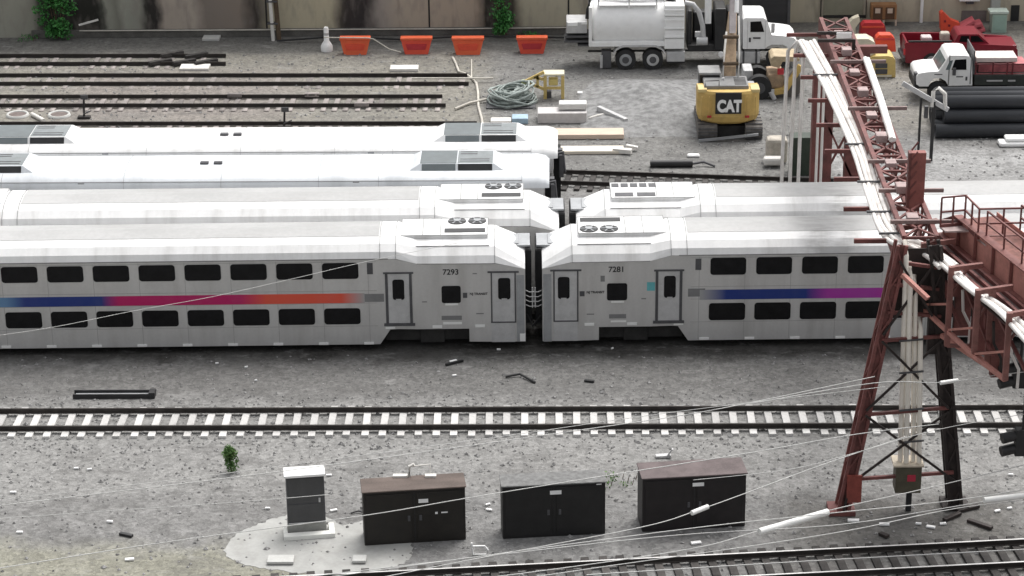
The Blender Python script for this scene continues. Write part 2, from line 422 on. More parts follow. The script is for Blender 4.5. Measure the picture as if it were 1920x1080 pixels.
track('slanting foreground track with bright rail tops at the bottom edge', c1-dd*16, c1+dd*26, mt_tied, .56, top=True)
track('second slanting foreground track, cut off by the bottom edge', c1-dd*16+nn*4.0, c1+dd*26+nn*4.0, mt_tied, .56, top=True)
gb = 'tracks ending in the yard behind the trains'
track('short track nearest the stained wall, ending under scrap ties', (-36, 120.3, 0), (-16.9, 119.9, 0), mt_tiew, .55, skip=.55, tie_z=.03, group=gb, ext=(0, .2))
track('longest back yard track, ending below the pale orange barriers', (-36, 116.9, 0), (-4.3, 116.2, 0), mt_tiew, .55, skip=.6, tie_z=.02, group=gb, ext=(.0, .15))
track('back yard track with pinkish ties beside the two ground rings', (-36, 113.2, 0), (-5.4, 112.6, 0), mt_tiew, .55, skip=.25, tie_z=.05, group=gb, ext=(0, .25))
track('back yard track half hidden behind the rearmost white roof', (-36, 108.9, 0), (-3.6, 108.35, 0), mt_tiew, .55, skip=.2, tie_z=.05, group=gb)
track('dark track leading right from behind the white train ends', (-9, 102.3, 0), (14, 99.6, 0), mt_tied, .55)

# ------------------------------------------------------------------ trains
AL1 = math.atan2(82.77-82.15, 11.88+20.51)
P1 = Vector((-20.51, 82.15, 0)); D1 = Vector((math.cos(AL1), math.sin(AL1), 0)); N1 = Vector((-D1.y, D1.x, 0))
def S1(px, py):
    d = ray(px, py); k = (P1-EYE).dot(N1)/d.dot(N1); p = EYE + d*k
    return (p-P1).dot(D1), p.z
CAR_L, CAR_W = 25.9, 3.05
END_PROF = [(0, 3.45), (.14, 3.70), (.42, 3.95), (.80, 4.10), (1.525, 4.20)]
MID_PROF = [(0, 3.66), (.10, 3.90), (.36, 4.12), (.75, 4.27), (1.525, 4.36)]
TIP_PROF = [(0, 3.20), (.20, 3.36), (.55, 3.52), (.95, 3.64), (1.525, 3.70)]
def full(prof): return prof + [(CAR_W-y, z) for y, z in prof[-2::-1]]
def mlv(label, u_end, p0, al, sgn, number=None, variant=0, group=None, stripe=None, detail=True):
    """bilevel coach; u = distance from the coupled end; sgn -1: coach runs left of its end, +1: right"""
    loc = p0 + Vector((math.cos(al), math.sin(al), 0))*u_end
    root = thing('bilevel_coach', label, 'train car', loc, al, group)
    X = lambda u: sgn*u
    L = CAR_L
    # body sides: outline with the stepped underside, lofted along the car
    st_ = [(0, .32, 3.20), (1.05, .32, 3.42), (2.08, .34, 3.45), (2.081, .86, 3.45), (4.0, .86, 3.46), (4.72, .88, 3.64), (5.0, .86, 3.66), (5.38, .28, 3.66)]
    full_st = st_ + [(L-u, b, e) for u, b, e in reversed(st_)]
    m = MB(); m.loft([[Vector((X(u), 0, b)), Vector((X(u), 0, e)), Vector((X(u), CAR_W, e)), Vector((X(u), CAR_W, b))] for u, b, e in full_st])
    m.build('body', mt_steel, root, local=True)
    # roof
    rs = [(0, TIP_PROF), (1.1, END_PROF), (3.95, END_PROF), (4.72, MID_PROF), (4.95, MID_PROF)]
    allr = rs + [(L-u, p) for u, p in reversed(rs)]
    m = MB(); m.loft([[Vector((X(u), y, z)) for y, z in full(p)] for u, p in allr])
    m.build('roof', mt_roofw, root, local=True)
    m = MB(); top = [(y, z+.012) for y, z in full(MID_PROF)[3:6]]
    rg = [(y, z) for y, z in top] + [(y, z-.03) for y, z in reversed(top)]
    m.loft([[Vector((X(u), y, z)) for y, z in rg] for u in (5.35, L-5.35)])
    m.build('roof_walk_panel', mt_roofg, root, local=True)
    # seams round the roof and along the gutters
    m = MB()
    for u in (1.1, 4.72, 5.3, L-5.3, L-4.72, L-1.1):
        pr = full(END_PROF if u in (1.1, L-1.1) else MID_PROF)
        for (ya, za), (yb, zb) in zip(pr[:-1], pr[1:]): m.bar((X(u), ya, za+.008), (X(u), yb, zb+.008), .035, .014, (1, 0, 0))
    m.bar((X(1.3), .44, 3.972), (X(4.0), .44, 3.972), .03, .02); m.bar((X(L-1.3), .44, 3.972), (X(L-4.0), .44, 3.972), .03, .02)
    m.bar((X(5.0), -.012, 3.665), (X(L-5.0), -.012, 3.665), .03, .03)
    m.bar((X(1.1), -.012, 3.435), (X(3.95), -.012, 3.455), .03, .02)
    m.build('roof_seam', mt_seam, root, local=True)
    for e in (0, 1):                                                    # roof air-conditioning units at both ends
        U = (lambda u: X(u)) if e == 0 else (lambda u: X(L-u))
        hv = MB(); hv.box((U(1.35), .84, 4.05), (U(4.55), 2.62, 4.245)); h = hv.build('air_conditioning_unit', mt_roofw, root, .02, local=True)
        m = MB()
        for u in (1.35, 3.1, 3.75, 4.55): m.box((U(u)-.012, .84, 4.246), (U(u)+.012, 2.62, 4.252))
        for y in (.85, 2.60): m.box((U(1.35), y-.012, 4.246), (U(4.55), y+.012, 4.252))
        m.build('panel_seam', mt_seam, h, local=True)
        fy, gy = (2.28, 1.3) if sgn < 0 else (1.28, 2.26)
        if variant == 0 or e == 1:
            m = MB(); m.box((U(1.45), gy-.2, 4.247), (U(2.95), gy+.2, 4.262)); m.build('grille', mt_black, h, local=True)
            for u in (1.75, 2.5):
                m = MB(); m.cyl((U(u), fy, 4.246), (U(u), fy, 4.275), .34, n=24); f = m.build('fan', mt_black, h, local=True)
                m = MB(); m.cyl((U(u), fy, 4.275), (U(u), fy, 4.31), .14, n=14)
                for k in range(6):
                    a = k*math.pi/3; m.bar((U(u), fy, 4.285), (U(u)+.33*math.cos(a), fy+.33*math.sin(a), 4.285), .05, .01)
                m.build('fan_hub', mt_steel2, f, local=True)
        else:
            for k in range(5):
                m = MB(); m.box((U(1.4+k*.36), 2.05, 4.247), (U(1.68+k*.36), 2.45, 4.262)); m.build('grille', mt_dgrey, h, local=True)
            for k in range(2):
                m = MB(); m.box((U(1.5+k*.85), 1.0, 4.247), (U(2.2+k*.85), 1.4, 4.262)); m.build('grille', mt_dgrey, h, local=True)
    m = MB(); k = 0
    while 5.55+k*1.677 < L-5.4: xx = X(5.75+k*1.677); m.box((xx-.008, -.004, .32), (xx+.008, .01, 3.6)); k += 1
    for z in (1.02, 1.93, 2.42, 3.56): m.box((X(5.45), -.0045, z-.007), (X(L-5.45), .01, z+.007))
    m.build('body_seam', M('body_panel_seam', (.33, .325, .32), .6, var=.1), root, local=True)
    # end gear
    m = MB(); m.box((X(-.02), .75, .75), (X(-.24), 2.3, 3.62))
    for k in range(5): m.box((X(-.03-k*.045), .70, .7), (X(-.05-k*.045), 2.35, 3.70))
    m.build('gangway_bellows', mt_rub, root, local=True)
    m = MB(); m.box((X(.3), .9, 3.71), (X(-.2), 2.15, 3.80)); m.box((X(.22), 1.0, 3.47), (X(.65), 2.0, 3.84)); m.build('end_cap', mt_steel2, root, .02, local=True)
    for u in (3.45, L-3.45):                                            # bogies
        m = MB(); m.box((X(u-1.75), .30, .30), (X(u+1.75), 2.75, .74)); m.box((X(u-.45), .22, .22), (X(u+.45), .4, .82))
        b = m.build('bogie', mt_under, root, .03, local=True)
        for du in (-1.3, 1.3):
            for y in (.62, 2.3):
                m = MB(); m.cyl((X(u+du), y, .63), (X(u+du), y+.13, .63), .42, n=24); m.build('wheel', mt_under, b, local=True)
    m = MB(); m.box((X(5.6), .35, .27), (X(L-5.6), 2.7, .30)); m.box((X(-.27), 1.35, .6), (X(1.2), 1.7, .85)); m.build('underframe', mt_under, root, local=True)
    if not detail: return root
    # ---- the side that faces the camera
    def rect(px0, py0, px1, py1):
        """pixel rectangle on the front train's side -> (u0,z0,u1,z1) from this coach's end"""
        us = S1(985, 560)[0] if sgn < 0 else S1(1017, 560)[0]
        a = S1(px0, (py0+py1)/2)[0]; b = S1(px1, (py0+py1)/2)[0]; xm = (px0+px1)/2
        return a-us, S1(xm, py1)[1], b-us, S1(xm, py0)[1]
    if sgn < 0:
        r_up = rect(604, 493, 672, 523); r_lo = rect(608, 578, 676, 608); step = -1.677
    else:
        r_up = rect(1332, 483, 1399, 515); r_lo = rect(1329, 568, 1397, 600); step = 1.677
    for rr in (r_up, r_lo):
        x0, z0, x1, z1 = rr
        for k in range(8):
            m = MB(); m.rrect(x0+step*k, z0, x1+step*k, z1, -.012, .03, .11); m.build('window', mt_glass, root, local=True)
    def door(px0, px1, py0, py1, wx0, wy0, wx1, wy1, low=None):
        x0, z0, x1, z1 = rect(px0, py0, px1, py1)
        m = MB()
        fwid = .05 if low else .10; m.box((x0-fwid, -.02, z0-.06), (x0, .03, z1+.08)); m.box((x1, -.02, z0-.06), (x1+fwid, .03, z1+.08)); m.box((x0-.16, -.035, z1+.081), (x1+.16, .03, z1+.14))
        if not low: m.box((x0-.18, -.05, z0-.16), (x1+.18, .03, z0-.061))
        fr = m.build('door_frame', mt_dgrey, root, local=True)
        m = MB(); m.box((x0+.005, -.008, z0-.05), (x1-.005, .03, z1+.07)); d = m.build('door', mt_lgrey, root, local=True)
        a0, b0, a1, b1 = rect(wx0, wy0, wx1, wy1)
        m = MB(); m.rrect(a0, b0, a1, b1, -.02, .0, .09); m.build('window', mt_glass, d, local=True)
        m = MB(); m.box(((a0+a1)/2-.1, -.028, b0-.005), ((a0+a1)/2+.1, -.021, b0+.04)); m.build('handle', mt_lgrey, d, local=True)
        if low:
            q0, c0, q1, c1 = rect(px0, py1+3, px1, low)
            m = MB(); m.box((q0-.02, -.010, c0), (q1+.02, .03, c1)); m.build('step_panel', mt_lgrey, root, local=True)
            m = MB(); m.box((q0-.04, -.03, c1+.004), (q1+.04, .02, c1+.05)); m.build('step_edge', mt_dgrey, root, local=True)
    def mark(px0, py0, px1, py1, mat, name, d=.012, bev=0):
        x0, z0, x1, z1 = rect(px0, py0, px1, py1); m = MB(); m.box((x0, -d, z0), (x1, .02, z1)); return m.build(name, mat, root, bev, local=True)
    if sgn < 0:
        door(728, 768, 517, 603, 736, 524, 758, 562)
        door(923, 965, 515, 602, 934, 521, 957, 561, 641)
        x0, z0, x1, z1 = rect(828, 536, 864, 568); m = MB(); m.rrect(x0, z0, x1, z1, -.015, .02, .08); m.build('window', mt_glass, root, local=True)
        mark(688, 493, 699, 514, mt_dgrey, 'side_vent'); mark(969, 516, 983, 640, mt_steel2, 'end_post', .02); mark(975, 625, 985, 639, mt_reflect, 'end_lamp', .03)
        mark(868, 549, 876, 558, mt_dgrey, 'intercom_box', .03)
        mark(676, 551, 720, 566, mt_seam, 'grey_band', .006)
        tx, tz = rect(845, 505, 845, 516)[0], rect(845, 505, 845, 516)
        for px in range(12, 700, 85): mark(px-9, 648.6-px*.0105, px+9, 652.4-px*.0105, mt_reflect, 'reflector_strip', .035)
        for a, b in ((732, 614), (820, 612.5), (900, 611)): mark(a-9, b-2.2, a+9, b+2.2, mt_reflect, 'reflector_strip', .035)
        for a, b, ww in ((900, 588, 14), (796, 566, 9), (890, 513, 8)): mark(a-ww/2, b-1, a+ww/2, b+1, mt_seam, 'stencil_mark', .004)
        mark(831, 604, 866, 608, mt_reflect, 'reflector_strip'); mark(835, 568.5, 859, 572, mt_reflect, 'window_sill', .03)
        mark(828, 592, 866, 600, mt_seam, 'stencil_mark', .003)
    else:
        door(1040, 1082, 512, 600, 1046, 519, 1068, 560, 639)
        door(1234, 1274, 512, 598, 1245, 517, 1267, 558)
        x0, z0, x1, z1 = rect(1138, 531, 1176, 563); m = MB(); m.rrect(x0, z0, x1, z1, -.015, .02, .08); m.build('window', mt_glass, root, local=True)
        mark(1304, 485, 1315, 506, mt_dgrey, 'side_vent'); mark(1019, 514, 1034, 640, mt_steel2, 'end_post', .02)
        mark(1087, 546, 1096, 555, mt_dgrey, 'intercom_box', .03); mark(1213, 529, 1228, 545, mt_teal, 'teal_notice', .006)
        mark(1290, 541, 1322, 556, mt_seam, 'grey_band', .006)
        for k in range(8): mark(1320+85*k-9, 632.6-k*.8, 1320+85*k+9, 636.4-k*.8, mt_reflect, 'reflector_strip', .035)
        for a, b in ((1105, 608), (1185, 607), (1272, 606.5)): mark(a-9, b-2.2, a+9, b+2.2, mt_reflect, 'reflector_strip', .035)
        for a, b, ww in ((1107, 589, 14), (1207, 560, 9)): mark(a-ww/2, b-1, a+ww/2, b+1, mt_seam, 'stencil_mark', .004)
        mark(1145, 601, 1174, 604, mt_reflect, 'reflector_strip'); mark(1146, 564, 1170, 567, mt_reflect, 'window_sill', .03)
        mark(1142, 589, 1174, 597, mt_seam, 'stencil_mark', .003)
        mark(1126, 517, 1134, 528, mt_seam, 'stencil_mark', .003)
    pxn = 845 if sgn < 0 else 1156
    x0, z0, x1, z1 = rect(pxn-16, 505 if sgn < 0 else 500, pxn+16, 516 if sgn < 0 else 511)
    if number: text_part(number, .30, mt_black, root, ((x0+x1)/2, -.004, (z0+z1)/2), (math.pi/2, 0, 0), bold=.006)
    ops = (880, 915, 547, 555) if sgn < 0 else (1099, 1134, 544, 552)
    x0, z0, x1, z1 = rect(ops[0], ops[2], ops[1], ops[3])
    text_part('NJ TRANSIT', .125, mt_black, root, ((x0+x1)/2, -.004, (z0+z1)/2), (math.pi/2, 0, 0), bold=.004)
    # coloured stripe between the window rows
    if stripe:
        a, b, py0, py1 = stripe[0]; x0, z0, x1, z1 = rect(a, py0, b, py1)
        m = MB(); m.box((x0, -.007, z0), (x1, .01, z1))
        us = S1(985, 560)[0] if sgn < 0 else S1(1017, 560)[0]
        stops = [(S1(px, 560)[0]-us, c) for px, c in stripe[1]]
        m.build('stripe', ramp_along('livery_stripe_%d' % (sgn+2), 0, stops), root, local=True)
    return root
BLU, MAG, COR, GRY, PUR, LBL = (.004, .026, .19), (.46, .002, .11), (.70, .085, .045), (.36, .36, .36), (.36, .025, .33), (.11, .23, .40)
gtr = 'silver bilevel coaches standing side by side'
ub, uc = S1(985, 560)[0], S1(1017, 560)[0]
mlv('silver bilevel coach numbered 7293, blue to orange stripe, nearest the camera', ub, P1, AL1, -1, '7293', 0, gtr,
    ((-420, 684, 556.5, 574.5), [(-60, LBL), (10, LBL), (45, BLU), (190, BLU), (222, MAG), (450, MAG), (500, COR), (640, COR), (684, GRY)]))
mlv('silver bilevel coach numbered 7281, blue to purple stripe, right of the gap', uc, P1, AL1, 1, '7281', 0, gtr,
    ((1312, 2300, 537.5, 556), [(1312, GRY), (1362, BLU), (1510, BLU), (1552, PUR), (1640, PUR), (1800, COR)]))
AL2 = .012
P2 = Vector((0, 86.35, 0))
mlv('second bilevel coach, roof with two round fans, behind the coach numbered 7293', .22, P2, AL2, -1, None, 0, gtr, detail=False)
mlv('second bilevel coach, roof with a row of square vents, right of the rear gap', .88, P2, AL2, 1, None, 1, gtr, detail=False)
# coupling gear between the two front coaches
lk = D1*((ub+uc)/2) + P1
t = thing('coupler_hoses', 'silver safety gates and chains in the dark gap between the front coaches', 'coupling', lk, AL1)
m = MB()
for x in (-.05, .05): m.box((x-.02, .12, 1.62), (x+.02, .16, 2.42))
m.build('gate', mt_lgrey, t, local=True)
for k in range(4):
    m = MB(); m.tube([(-.30, .2, 2.28-k*.19), (-.15, .14, 2.23-k*.19), (0, .13, 2.25-k*.19), (.15, .14, 2.23-k*.19), (.30, .2, 2.28-k*.19)], .017, 6); m.build('chain', mt_lgrey, t, local=True)
m = MB(); m.tube([(-.25, .5, 1.2), (-.05, .45, .75), (.25, .5, 1.15)], .04, 8); m.tube([(-.22, .9, 1.3), (.05, .8, .6), (.27, .9, 1.3)], .04, 8); m.build('brake_hose', mt_rub, t, local=True)
m = MB(); m.box((-.30, 1.35, .6), (.30, 1.7, .85)); m.build('coupler', mt_under, t, .03, local=True)

# older white-roofed cars behind
def white_car(label, xend, ynear, al, pods, group, zr=3.95, roofm=None):
    root = thing('white_roof_coach', label, 'train car', (xend, ynear, 0), al, group)
    L, W = 25.9, 3.2
    def prof(f=1.0):
        pts = []
        for k in range(17):
            a = math.pi*k/16
            pts.append((W/2-W/2*math.copysign(abs(math.cos(a))**.75, math.cos(a)), 3.3+(zr-3.3)*f*math.sin(a)**.8))
        return pts
    m = MB(); m.box((-L, 0, .95), (0, W, 3.3)); m.build('body', mt_lgrey, root, local=True)
    m = MB()
    m.loft([[Vector((x, y if f == 1 else W/2+(y-W/2)*(.9+.1*f), z)) for y, z in prof(f)] for x, f in ((-L-.2, .6), (-L-.05, .86), (-L+.25, 1), (-.25, 1), (.05, .86), (.2, .6))], False, True, True)
    m.build('roof', roofm or mt_roofc, root, local=True)
    m = MB()
    for x in (-L+.9, -L+4.2, -L+9.1, -L+13, -L+16.9, -6.6, -.9):
        pr = prof(1)
        for (ya, za), (yb, zb) in zip(pr[:-1], pr[1:]): m.bar((x, ya, za+.002), (x, yb, zb+.002), .022, .008, (1, 0, 0))
    for y, z in (prof(1)[2], prof(1)[14]): m.bar((-L+.9, y, z+.01), (-.9, y, z+.01), .03, .02)
    m.build('roof_seam', mt_seam, root, local=True)
    for x0, x1, far in pods:                                            # roof-top air-conditioning pods
        m = MB(); zb, zt = zr-.14, zr+.16
        ring = lambda x, z, i: [Vector((x, .62+i, z)), Vector((x, 2.43-i, z))]
        m.loft([[Vector((x0-.5, .55, zb)), Vector((x1+.5, .55, zb)), Vector((x1+.5, 2.5, zb)), Vector((x0-.5, 2.5, zb))],
                [Vector((x0, .72, zt)), Vector((x1, .72, zt)), Vector((x1, 2.33, zt)), Vector((x0, 2.33, zt))]])
        p = m.build('air_conditioning_pod', roofm or mt_roofc, root, .02, local=True)
        m = MB(); xm = (x0+x1)/2
        m.box((x0+.03, .75, zt+.002), (xm-.01, 2.30, zt+.016)); m.build('pod_cover', mt_pod, p, local=True)
        m = MB(); m.box((xm+.03, .80, zt+.002), (x1-.06, 2.25, zt+.014)); pc_ = m.build('pod_cover', M('mid_grey_pod', (.20, .22, .225), .6, var=.15), p, local=True)
        m = MB()
        for y in (.95, 1.2, 1.85, 2.1): m.box((xm+.12, y, zt+.0145), (x1-.2-(y > 1.5)*.5, y+.06, zt+.026))
        m.build('pod_louvre', mt_dgrey, p, local=True)
        sl_ = lambda y: zb+(y-.55)/(.72-.55)*(zt-zb)
        for a, b, mm in ((x0+.1, xm-.05, mt_pod), (xm+.05, x1-.08, mt_black)):
            m = MB(); m.loft([[Vector((a, .565, sl_(.58)+.01)), Vector((b, .565, sl_(.58)+.01)), Vector((b, .70, sl_(.71)+.01)), Vector((a, .70, sl_(.71)+.01))],
                              [Vector((a, .64, sl_(.58))), Vector((b, .64, sl_(.58))), Vector((b, .77, sl_(.71))), Vector((a, .77, sl_(.71)))]])
            m.build('pod_grille', mm, p, local=True)
    for x, y in ((-13.7, 1.35), (-13.15, 1.35)):
        m = MB(); m.box((x-.17, y-.1, zr-.02), (x+.17, y+.1, zr+.09)); m.build('roof_vent', mt_dgrey, root, .02, local=True)
    for x in (-18.5, -7.5):
        m = MB(); m.box((x-.13, .06, 3.44), (x+.13, .22, 3.60)); m.build('drain_box', mt_steel2, root, .01, local=True)
    m = MB(); m.box((.02, .9, 1.0), (.32, 2.15, 3.2))
    for k in range(4): m.box((.04+k*.075, .85, .95), (.07+k*.075, 2.2, 3.28))
    m.build('gangway_bellows', mt_rub, root, local=True)
    m = MB(); m.box((.26, .25, 2.4), (.44, .42, 3.35)); m.box((.2, .55, 3.2), (.4, .85, 3.5)); m.tube([(.05, .3, 3.4), (.42, .35, 3.5), (.5, .35, 2.6)], .05, 7); m.build('end_gear', mt_dgrey, root, local=True)
    for u in (-3.4, -L+3.4):
        m = MB(); m.box((u-1.6, .35, .3), (u+1.6, 2.7, .85)); b = m.build('bogie', mt_under, root, .03, local=True)
        for du in (-1.2, 1.2):
            for y in (.62, 2.3):
                m = MB(); m.cyl((u+du, y, .63), (u+du, y+.13, .63), .42, n=20); m.build('wheel', mt_under, b, local=True)
    return root
gw = 'white-roofed coaches behind the bilevel train'
white_car('white-roofed coach with a roof pod, next behind the bilevel coaches', -.35, 91.0, -.002, ((-5.0, -2.0, 0), (-23.6, -20.9, 0)), gw)
white_car('rearmost white-roofed coach, its roof pod below the scrap heap', .0, 94.6, -.004, ((-4.55, -1.45, 0), (-23.3, -20.2, 0)), gw, roofm=mt_roofw)

# ------------------------------------------------------------------ retaining wall and everything on it
def wall_material():
    m, t, bs = nodes('stained_concrete_wall')
    tc = t.nodes.new('ShaderNodeTexCoord').outputs['Object']
    sep = t.nodes.new('ShaderNodeSeparateXYZ'); t.links.new(tc, sep.inputs[0])
    wob = mth(t, 'MULTIPLY', mth(t, 'SUBTRACT', noise(t, scalev(t, tc, (1, 1, .7)), .9, 4), .5), .9)
    X = mth(t, 'ADD', sep.outputs[0], wob)
    stops = [(0, (.17, .17, .155)), (62, (.15, .15, .135)), (75, (.08, .08, .07)), (150, (.03, .03, .025)), (190, (.022, .022, .018)), (200, (.15, .155, .14)),
             (222, (.10, .10, .09)), (236, (.16, .165, .15)), (262, (.13, .13, .12)), (274, (.03, .028, .025)), (296, (.035, .03, .03)), (310, (.20, .175, .16)), (362, (.21, .185, .17)),
             (384, (.11, .095, .088)), (450, (.13, .11, .10)), (482, (.05, .042, .04)), (515, (.24, .22, .175)), (620, (.25, .23, .18)), (645, (.055, .045, .045)),
             (690, (.045, .038, .042)), (712, (.17, .155, .15)), (760, (.22, .19, .165)), (893, (.21, .175, .15)), (910, (.05, .045, .04)), (962, (.08, .07, .06)), (980, (.21, .20, .165)),
             (1100, (.22, .205, .17)), (1370, (.2, .19, .165)), (1480, (.24, .225, .19)), (1900, (.25, .225, .19))]
    xs_ = [(V(p, 40, 124.6).x, c) for p, c in stops]
    lo, hi = xs_[0][0], xs_[-1][0]
    cr = t.nodes.new('ShaderNodeValToRGB'); el = cr.color_ramp.elements
    while len(el) < len(xs_): el.new(.5)
    for e, (p, c) in zip(el, xs_): e.position = (p-lo)/(hi-lo); e.color = tuple(min(.62, v*(2.0 if max(c) > .09 else .75)) for v in c)+(1,)
    t.links.new(mrange(t, X, lo, hi, 0, 1, False), cr.inputs[0])
    stn = noise(t, scalev(t, tc, (1, 1, .16)), .9, 6, .6)
    c = mixc(t, 1.0, cr.outputs[0], (1.02, 1.0, .92), 'MULTIPLY'); c = mixc(t, mth(t, 'MULTIPLY', mrange(t, stn, .55, .72), .4), c, (.05, .043, .04))
    c = mixc(t, mth(t, 'MULTIPLY', mrange(t, noise(t, scalev(t, tc, (1, 1, .4)), 2.3, 5), .45, .7), .35), c, (.24, .21, .19))
    t.links.new(c, bs.inputs['Base Color']); bs.inputs['Roughness'].default_value = .9
    bump(t, bs, noise(t, tc, 6, 5), .25, .03)
    return m
YW = 124.6
t = thing('retaining_wall', 'long stained concrete retaining wall along the back of the yard', 'wall', (0, YW, 0))
mt_wall = wall_material()
m = MB(); m.box((-60, YW, -.2), (V(1478, 30, YW).x, YW+1, 7)); m.box((V(1478, 30, YW).x+.003, YW+1.9, -.2), (60, YW+2.9, 7)); m.box((V(1478, 30, YW).x-.6, YW+1.003, -.2), (V(1478, 30, YW).x, YW+1.9, 7))
m.build('wall', mt_wall, t)
m = MB(); m.box((-60, YW-.12, 7.002), (V(1478, 30, YW).x+.1, YW+1.1, 7.35)); m.box((V(1478, 30, YW).x+.1, YW+1.78, 7.002), (60, YW+3, 7.35)); m.build('coping', mt_conc, t, .02)
m = MB()
for px in (500, 805, 1066): x = V(px, 40, YW).x; m.box((x-.045, YW-.012, 0), (x+.045, YW-.001, 6.9))
m.build('joint', mt_under, t)
m = MB(); m.box((V(60, 60, YW).x, YW-.16, 0), (V(1090, 60, YW).x, YW-.003, .42)); m.build('footing_ledge', M('dirty_ledge', (.12, .115, .105), .9, var=.3, scale=1.5), t, .02)
tb = MB(); tb.box((-60, YW+3.0, 0), (60, YW+60, 6.9)); tb.box((-60, YW+1.1, 0), (V(1478, 30, YW).x-.7, YW+3.0, 6.9))
struct('upper_terrace', tb, M('terrace_grass', (.07, .10, .04), .9, var=.4, scale=.5))
m = MB(); z = V(700, 52, YW).z
m.tube([(V(150, 52, YW).x, YW-.22, z), (-5, YW-.22, z-.03), (V(1090, 54, YW).x, YW-.22, z)], .035, 6)
single('wall_pipe', m, mt_rope, 'thin pale pipe running along the foot of the stained wall', 'pipe')
m = MB(); z2 = V(700, 72, YW-1.3).z
m.tube([(V(520, 84, YW-1.3).x, YW-1.3, .1), (V(630, 78, YW-1.3).x, YW-1.3, .32), (V(760, 84, YW-1.3).x, YW-1.3, .12), (V(880, 80, YW-1.3).x, YW-1.3, .3), (V(1090, 84, YW-1.3).x, YW-1.3, .15)], .05, 6)
single('black_hose', m, mt_rub, 'black hose lying along the wall behind the orange barriers', 'hose')
# paired pole on the wall
bp = G(513, 76)
t = thing('utility_pole', 'pale pole strapped to a dark pole in front of the stained wall', 'pole', bp)
m = MB(); m.cyl(bp+Vector((-.02, 0, 0)), bp+Vector((-.22, 0, 7.5)), .10, .09, 12); m.build('pale_pole', mt_pale, t)
m = MB(); m.cyl(bp+Vector((.28, .1, 0)), bp+Vector((-.02, .1, 7.5)), .13, .11, 12); m.build('dark_pole', mt_stem, t)
m = MB()
for z in (.9, 2.1, 3.5): m.box(bp+Vector((-.28, -.12, z)), bp+Vector((.28, .25, z+.07)))
m.build('strap', mt_dgrey, t)
# vines
def vine(label, px0, px1, pybot, Y, n, lean=0.0):
    xa, xb = V(px0, 40, Y).x, V(px1, 40, Y).x; zb = max(.05, V(px0, pybot, Y).z); cx = (xa+xb)/2
    t = thing('climbing_vine', label, 'vine', (cx, Y, 0), 0, 'green vines growing up the stained wall')
    m = MB()
    for k in range(5): m.tube([(cx+random.uniform(-.2, .2), Y-.15, 0), (cx+random.uniform(-.5, .5), Y-.1, 1.5), (cx+random.uniform(-.8, .8), Y-.06, 4.5)], .035, 5)
    m.build('stem', mt_stem, t)
    m = MB()
    for k in range(n):
        z = zb+.3+random.random()**1.1*4.6; hw = (xb-xa)/2*(.75+.35*math.sin(z*1.7+px0))
        m.leaves((cx+random.uniform(-hw*.7, hw*.7)+lean*z, Y-random.uniform(.1, .7)*(1.3-.16*z), z), (.42, .28, .38), 46, .095)
    m.build('foliage', mt_leaf, t)
vine('large dark green vine bushing out at the left end of the wall', 68, 148, 80, YW, 62)
vine('narrow green vine on the wall left of the white tanker truck', 922, 968, 68, YW, 34)
m = MB(); a = V(148, 47, YW-.9); b = V(184, 37, YW-.9); m.bar(a, b, .09, .09); single('white_board', m, mt_pale, 'pale plank sticking out of the large vine', 'plank')

# flat pieces by the wall
def slab(name, px0, py0, px1, py1, h, mat, label, cat, skew=0.0, group=None, rz=0):
    a, b, c = G(px0, py1), G(px1, py1), G(px1, py0)
    m = MB(); m.box((0, 0, 0.0), (b.x-a.x, c.y-b.y, h))
    m.v = [Matrix.Rotation(rz, 4, 'Z') @ v + Vector((a.x, a.y, .004)) for v in m.v]
    return single(name, m, mat, label, cat, group, .015)
slab('concrete_slab', 379, 68, 411, 77, .12, mt_conc, 'grey concrete slab on the ground left of the paired poles', 'slab')
slab('white_board', 336, 124, 391, 133, .12, mt_pale, 'white board lying beside the scrap ties at the track end', 'board')
slab('white_board', 731, 127, 784, 135, .15, mt_pale, 'white board lying below the second orange barrier', 'board')
for k, (px, py) in enumerate(((300, 122), (322, 107), (345, 122), (368, 110), (386, 122))):
    p = G(px, py); m = MB(); m.bar(p+Vector((-.5, -.3, .16)), p+Vector((.55, .35, .16)), .26, .2)
    single('scrap_tie', m, mt_tied, 'dark scrap tie dumped across the end of the short track', 'timber', 'scrap ties at the track end', .015)
# orange barriers
def barrier(px0, px1, pyt, pyb, mat, label):
    pyt += 5; p = G((px0+px1)/2, pyb); Y = p.y; a = V(px0, pyt, Y); b = V(px1, pyt, Y); hw = (b.x-a.x)/2; h = a.z
    t = thing('orange_barrier', label, 'barrier', (p.x, Y, 0), 0, 'orange plastic barriers lined up along the wall')
    m = MB()
    m.loft([[Vector((-hw*.72, 0, 0)), Vector((hw*.72, 0, 0)), Vector((hw*.72, .55, 0)), Vector((-hw*.72, .55, 0))],
            [Vector((-hw*.78, .02, .16)), Vector((hw*.78, .02, .16)), Vector((hw*.78, .53, .16)), Vector((-hw*.78, .53, .16))],
            [Vector((-hw*.96, .1, h-.14)), Vector((hw*.96, .1, h-.14)), Vector((hw*.96, .45, h-.14)), Vector((-hw*.96, .45, h-.14))]])
    m.build('body', mat, t, .03, local=True)
    m = MB(); m.box((-hw, .04, h-.138), (hw, .52, h)); m.build('rim', mt_orangel, t, .03, local=True)
    m = MB(); m.prism([(-hw*.55, .24), (hw*.55, .24), (hw*.66, h*.62), (-hw*.66, h*.62)], 1, .015, .2); m.build('recess_panel', mt_redb if mat is mt_orange else mt_orange, t, .02, local=True)
    return t
barrier(637, 695, 67, 103, mt_orangel, 'leftmost orange barrier, beside the white bollard')
barrier(751, 811, 67, 102, mt_orange, 'second orange barrier from the bollard, tape slung from it')
barrier(847, 908, 67, 103, mt_orangel, 'third orange barrier, in front of the left edge of the narrow vine')
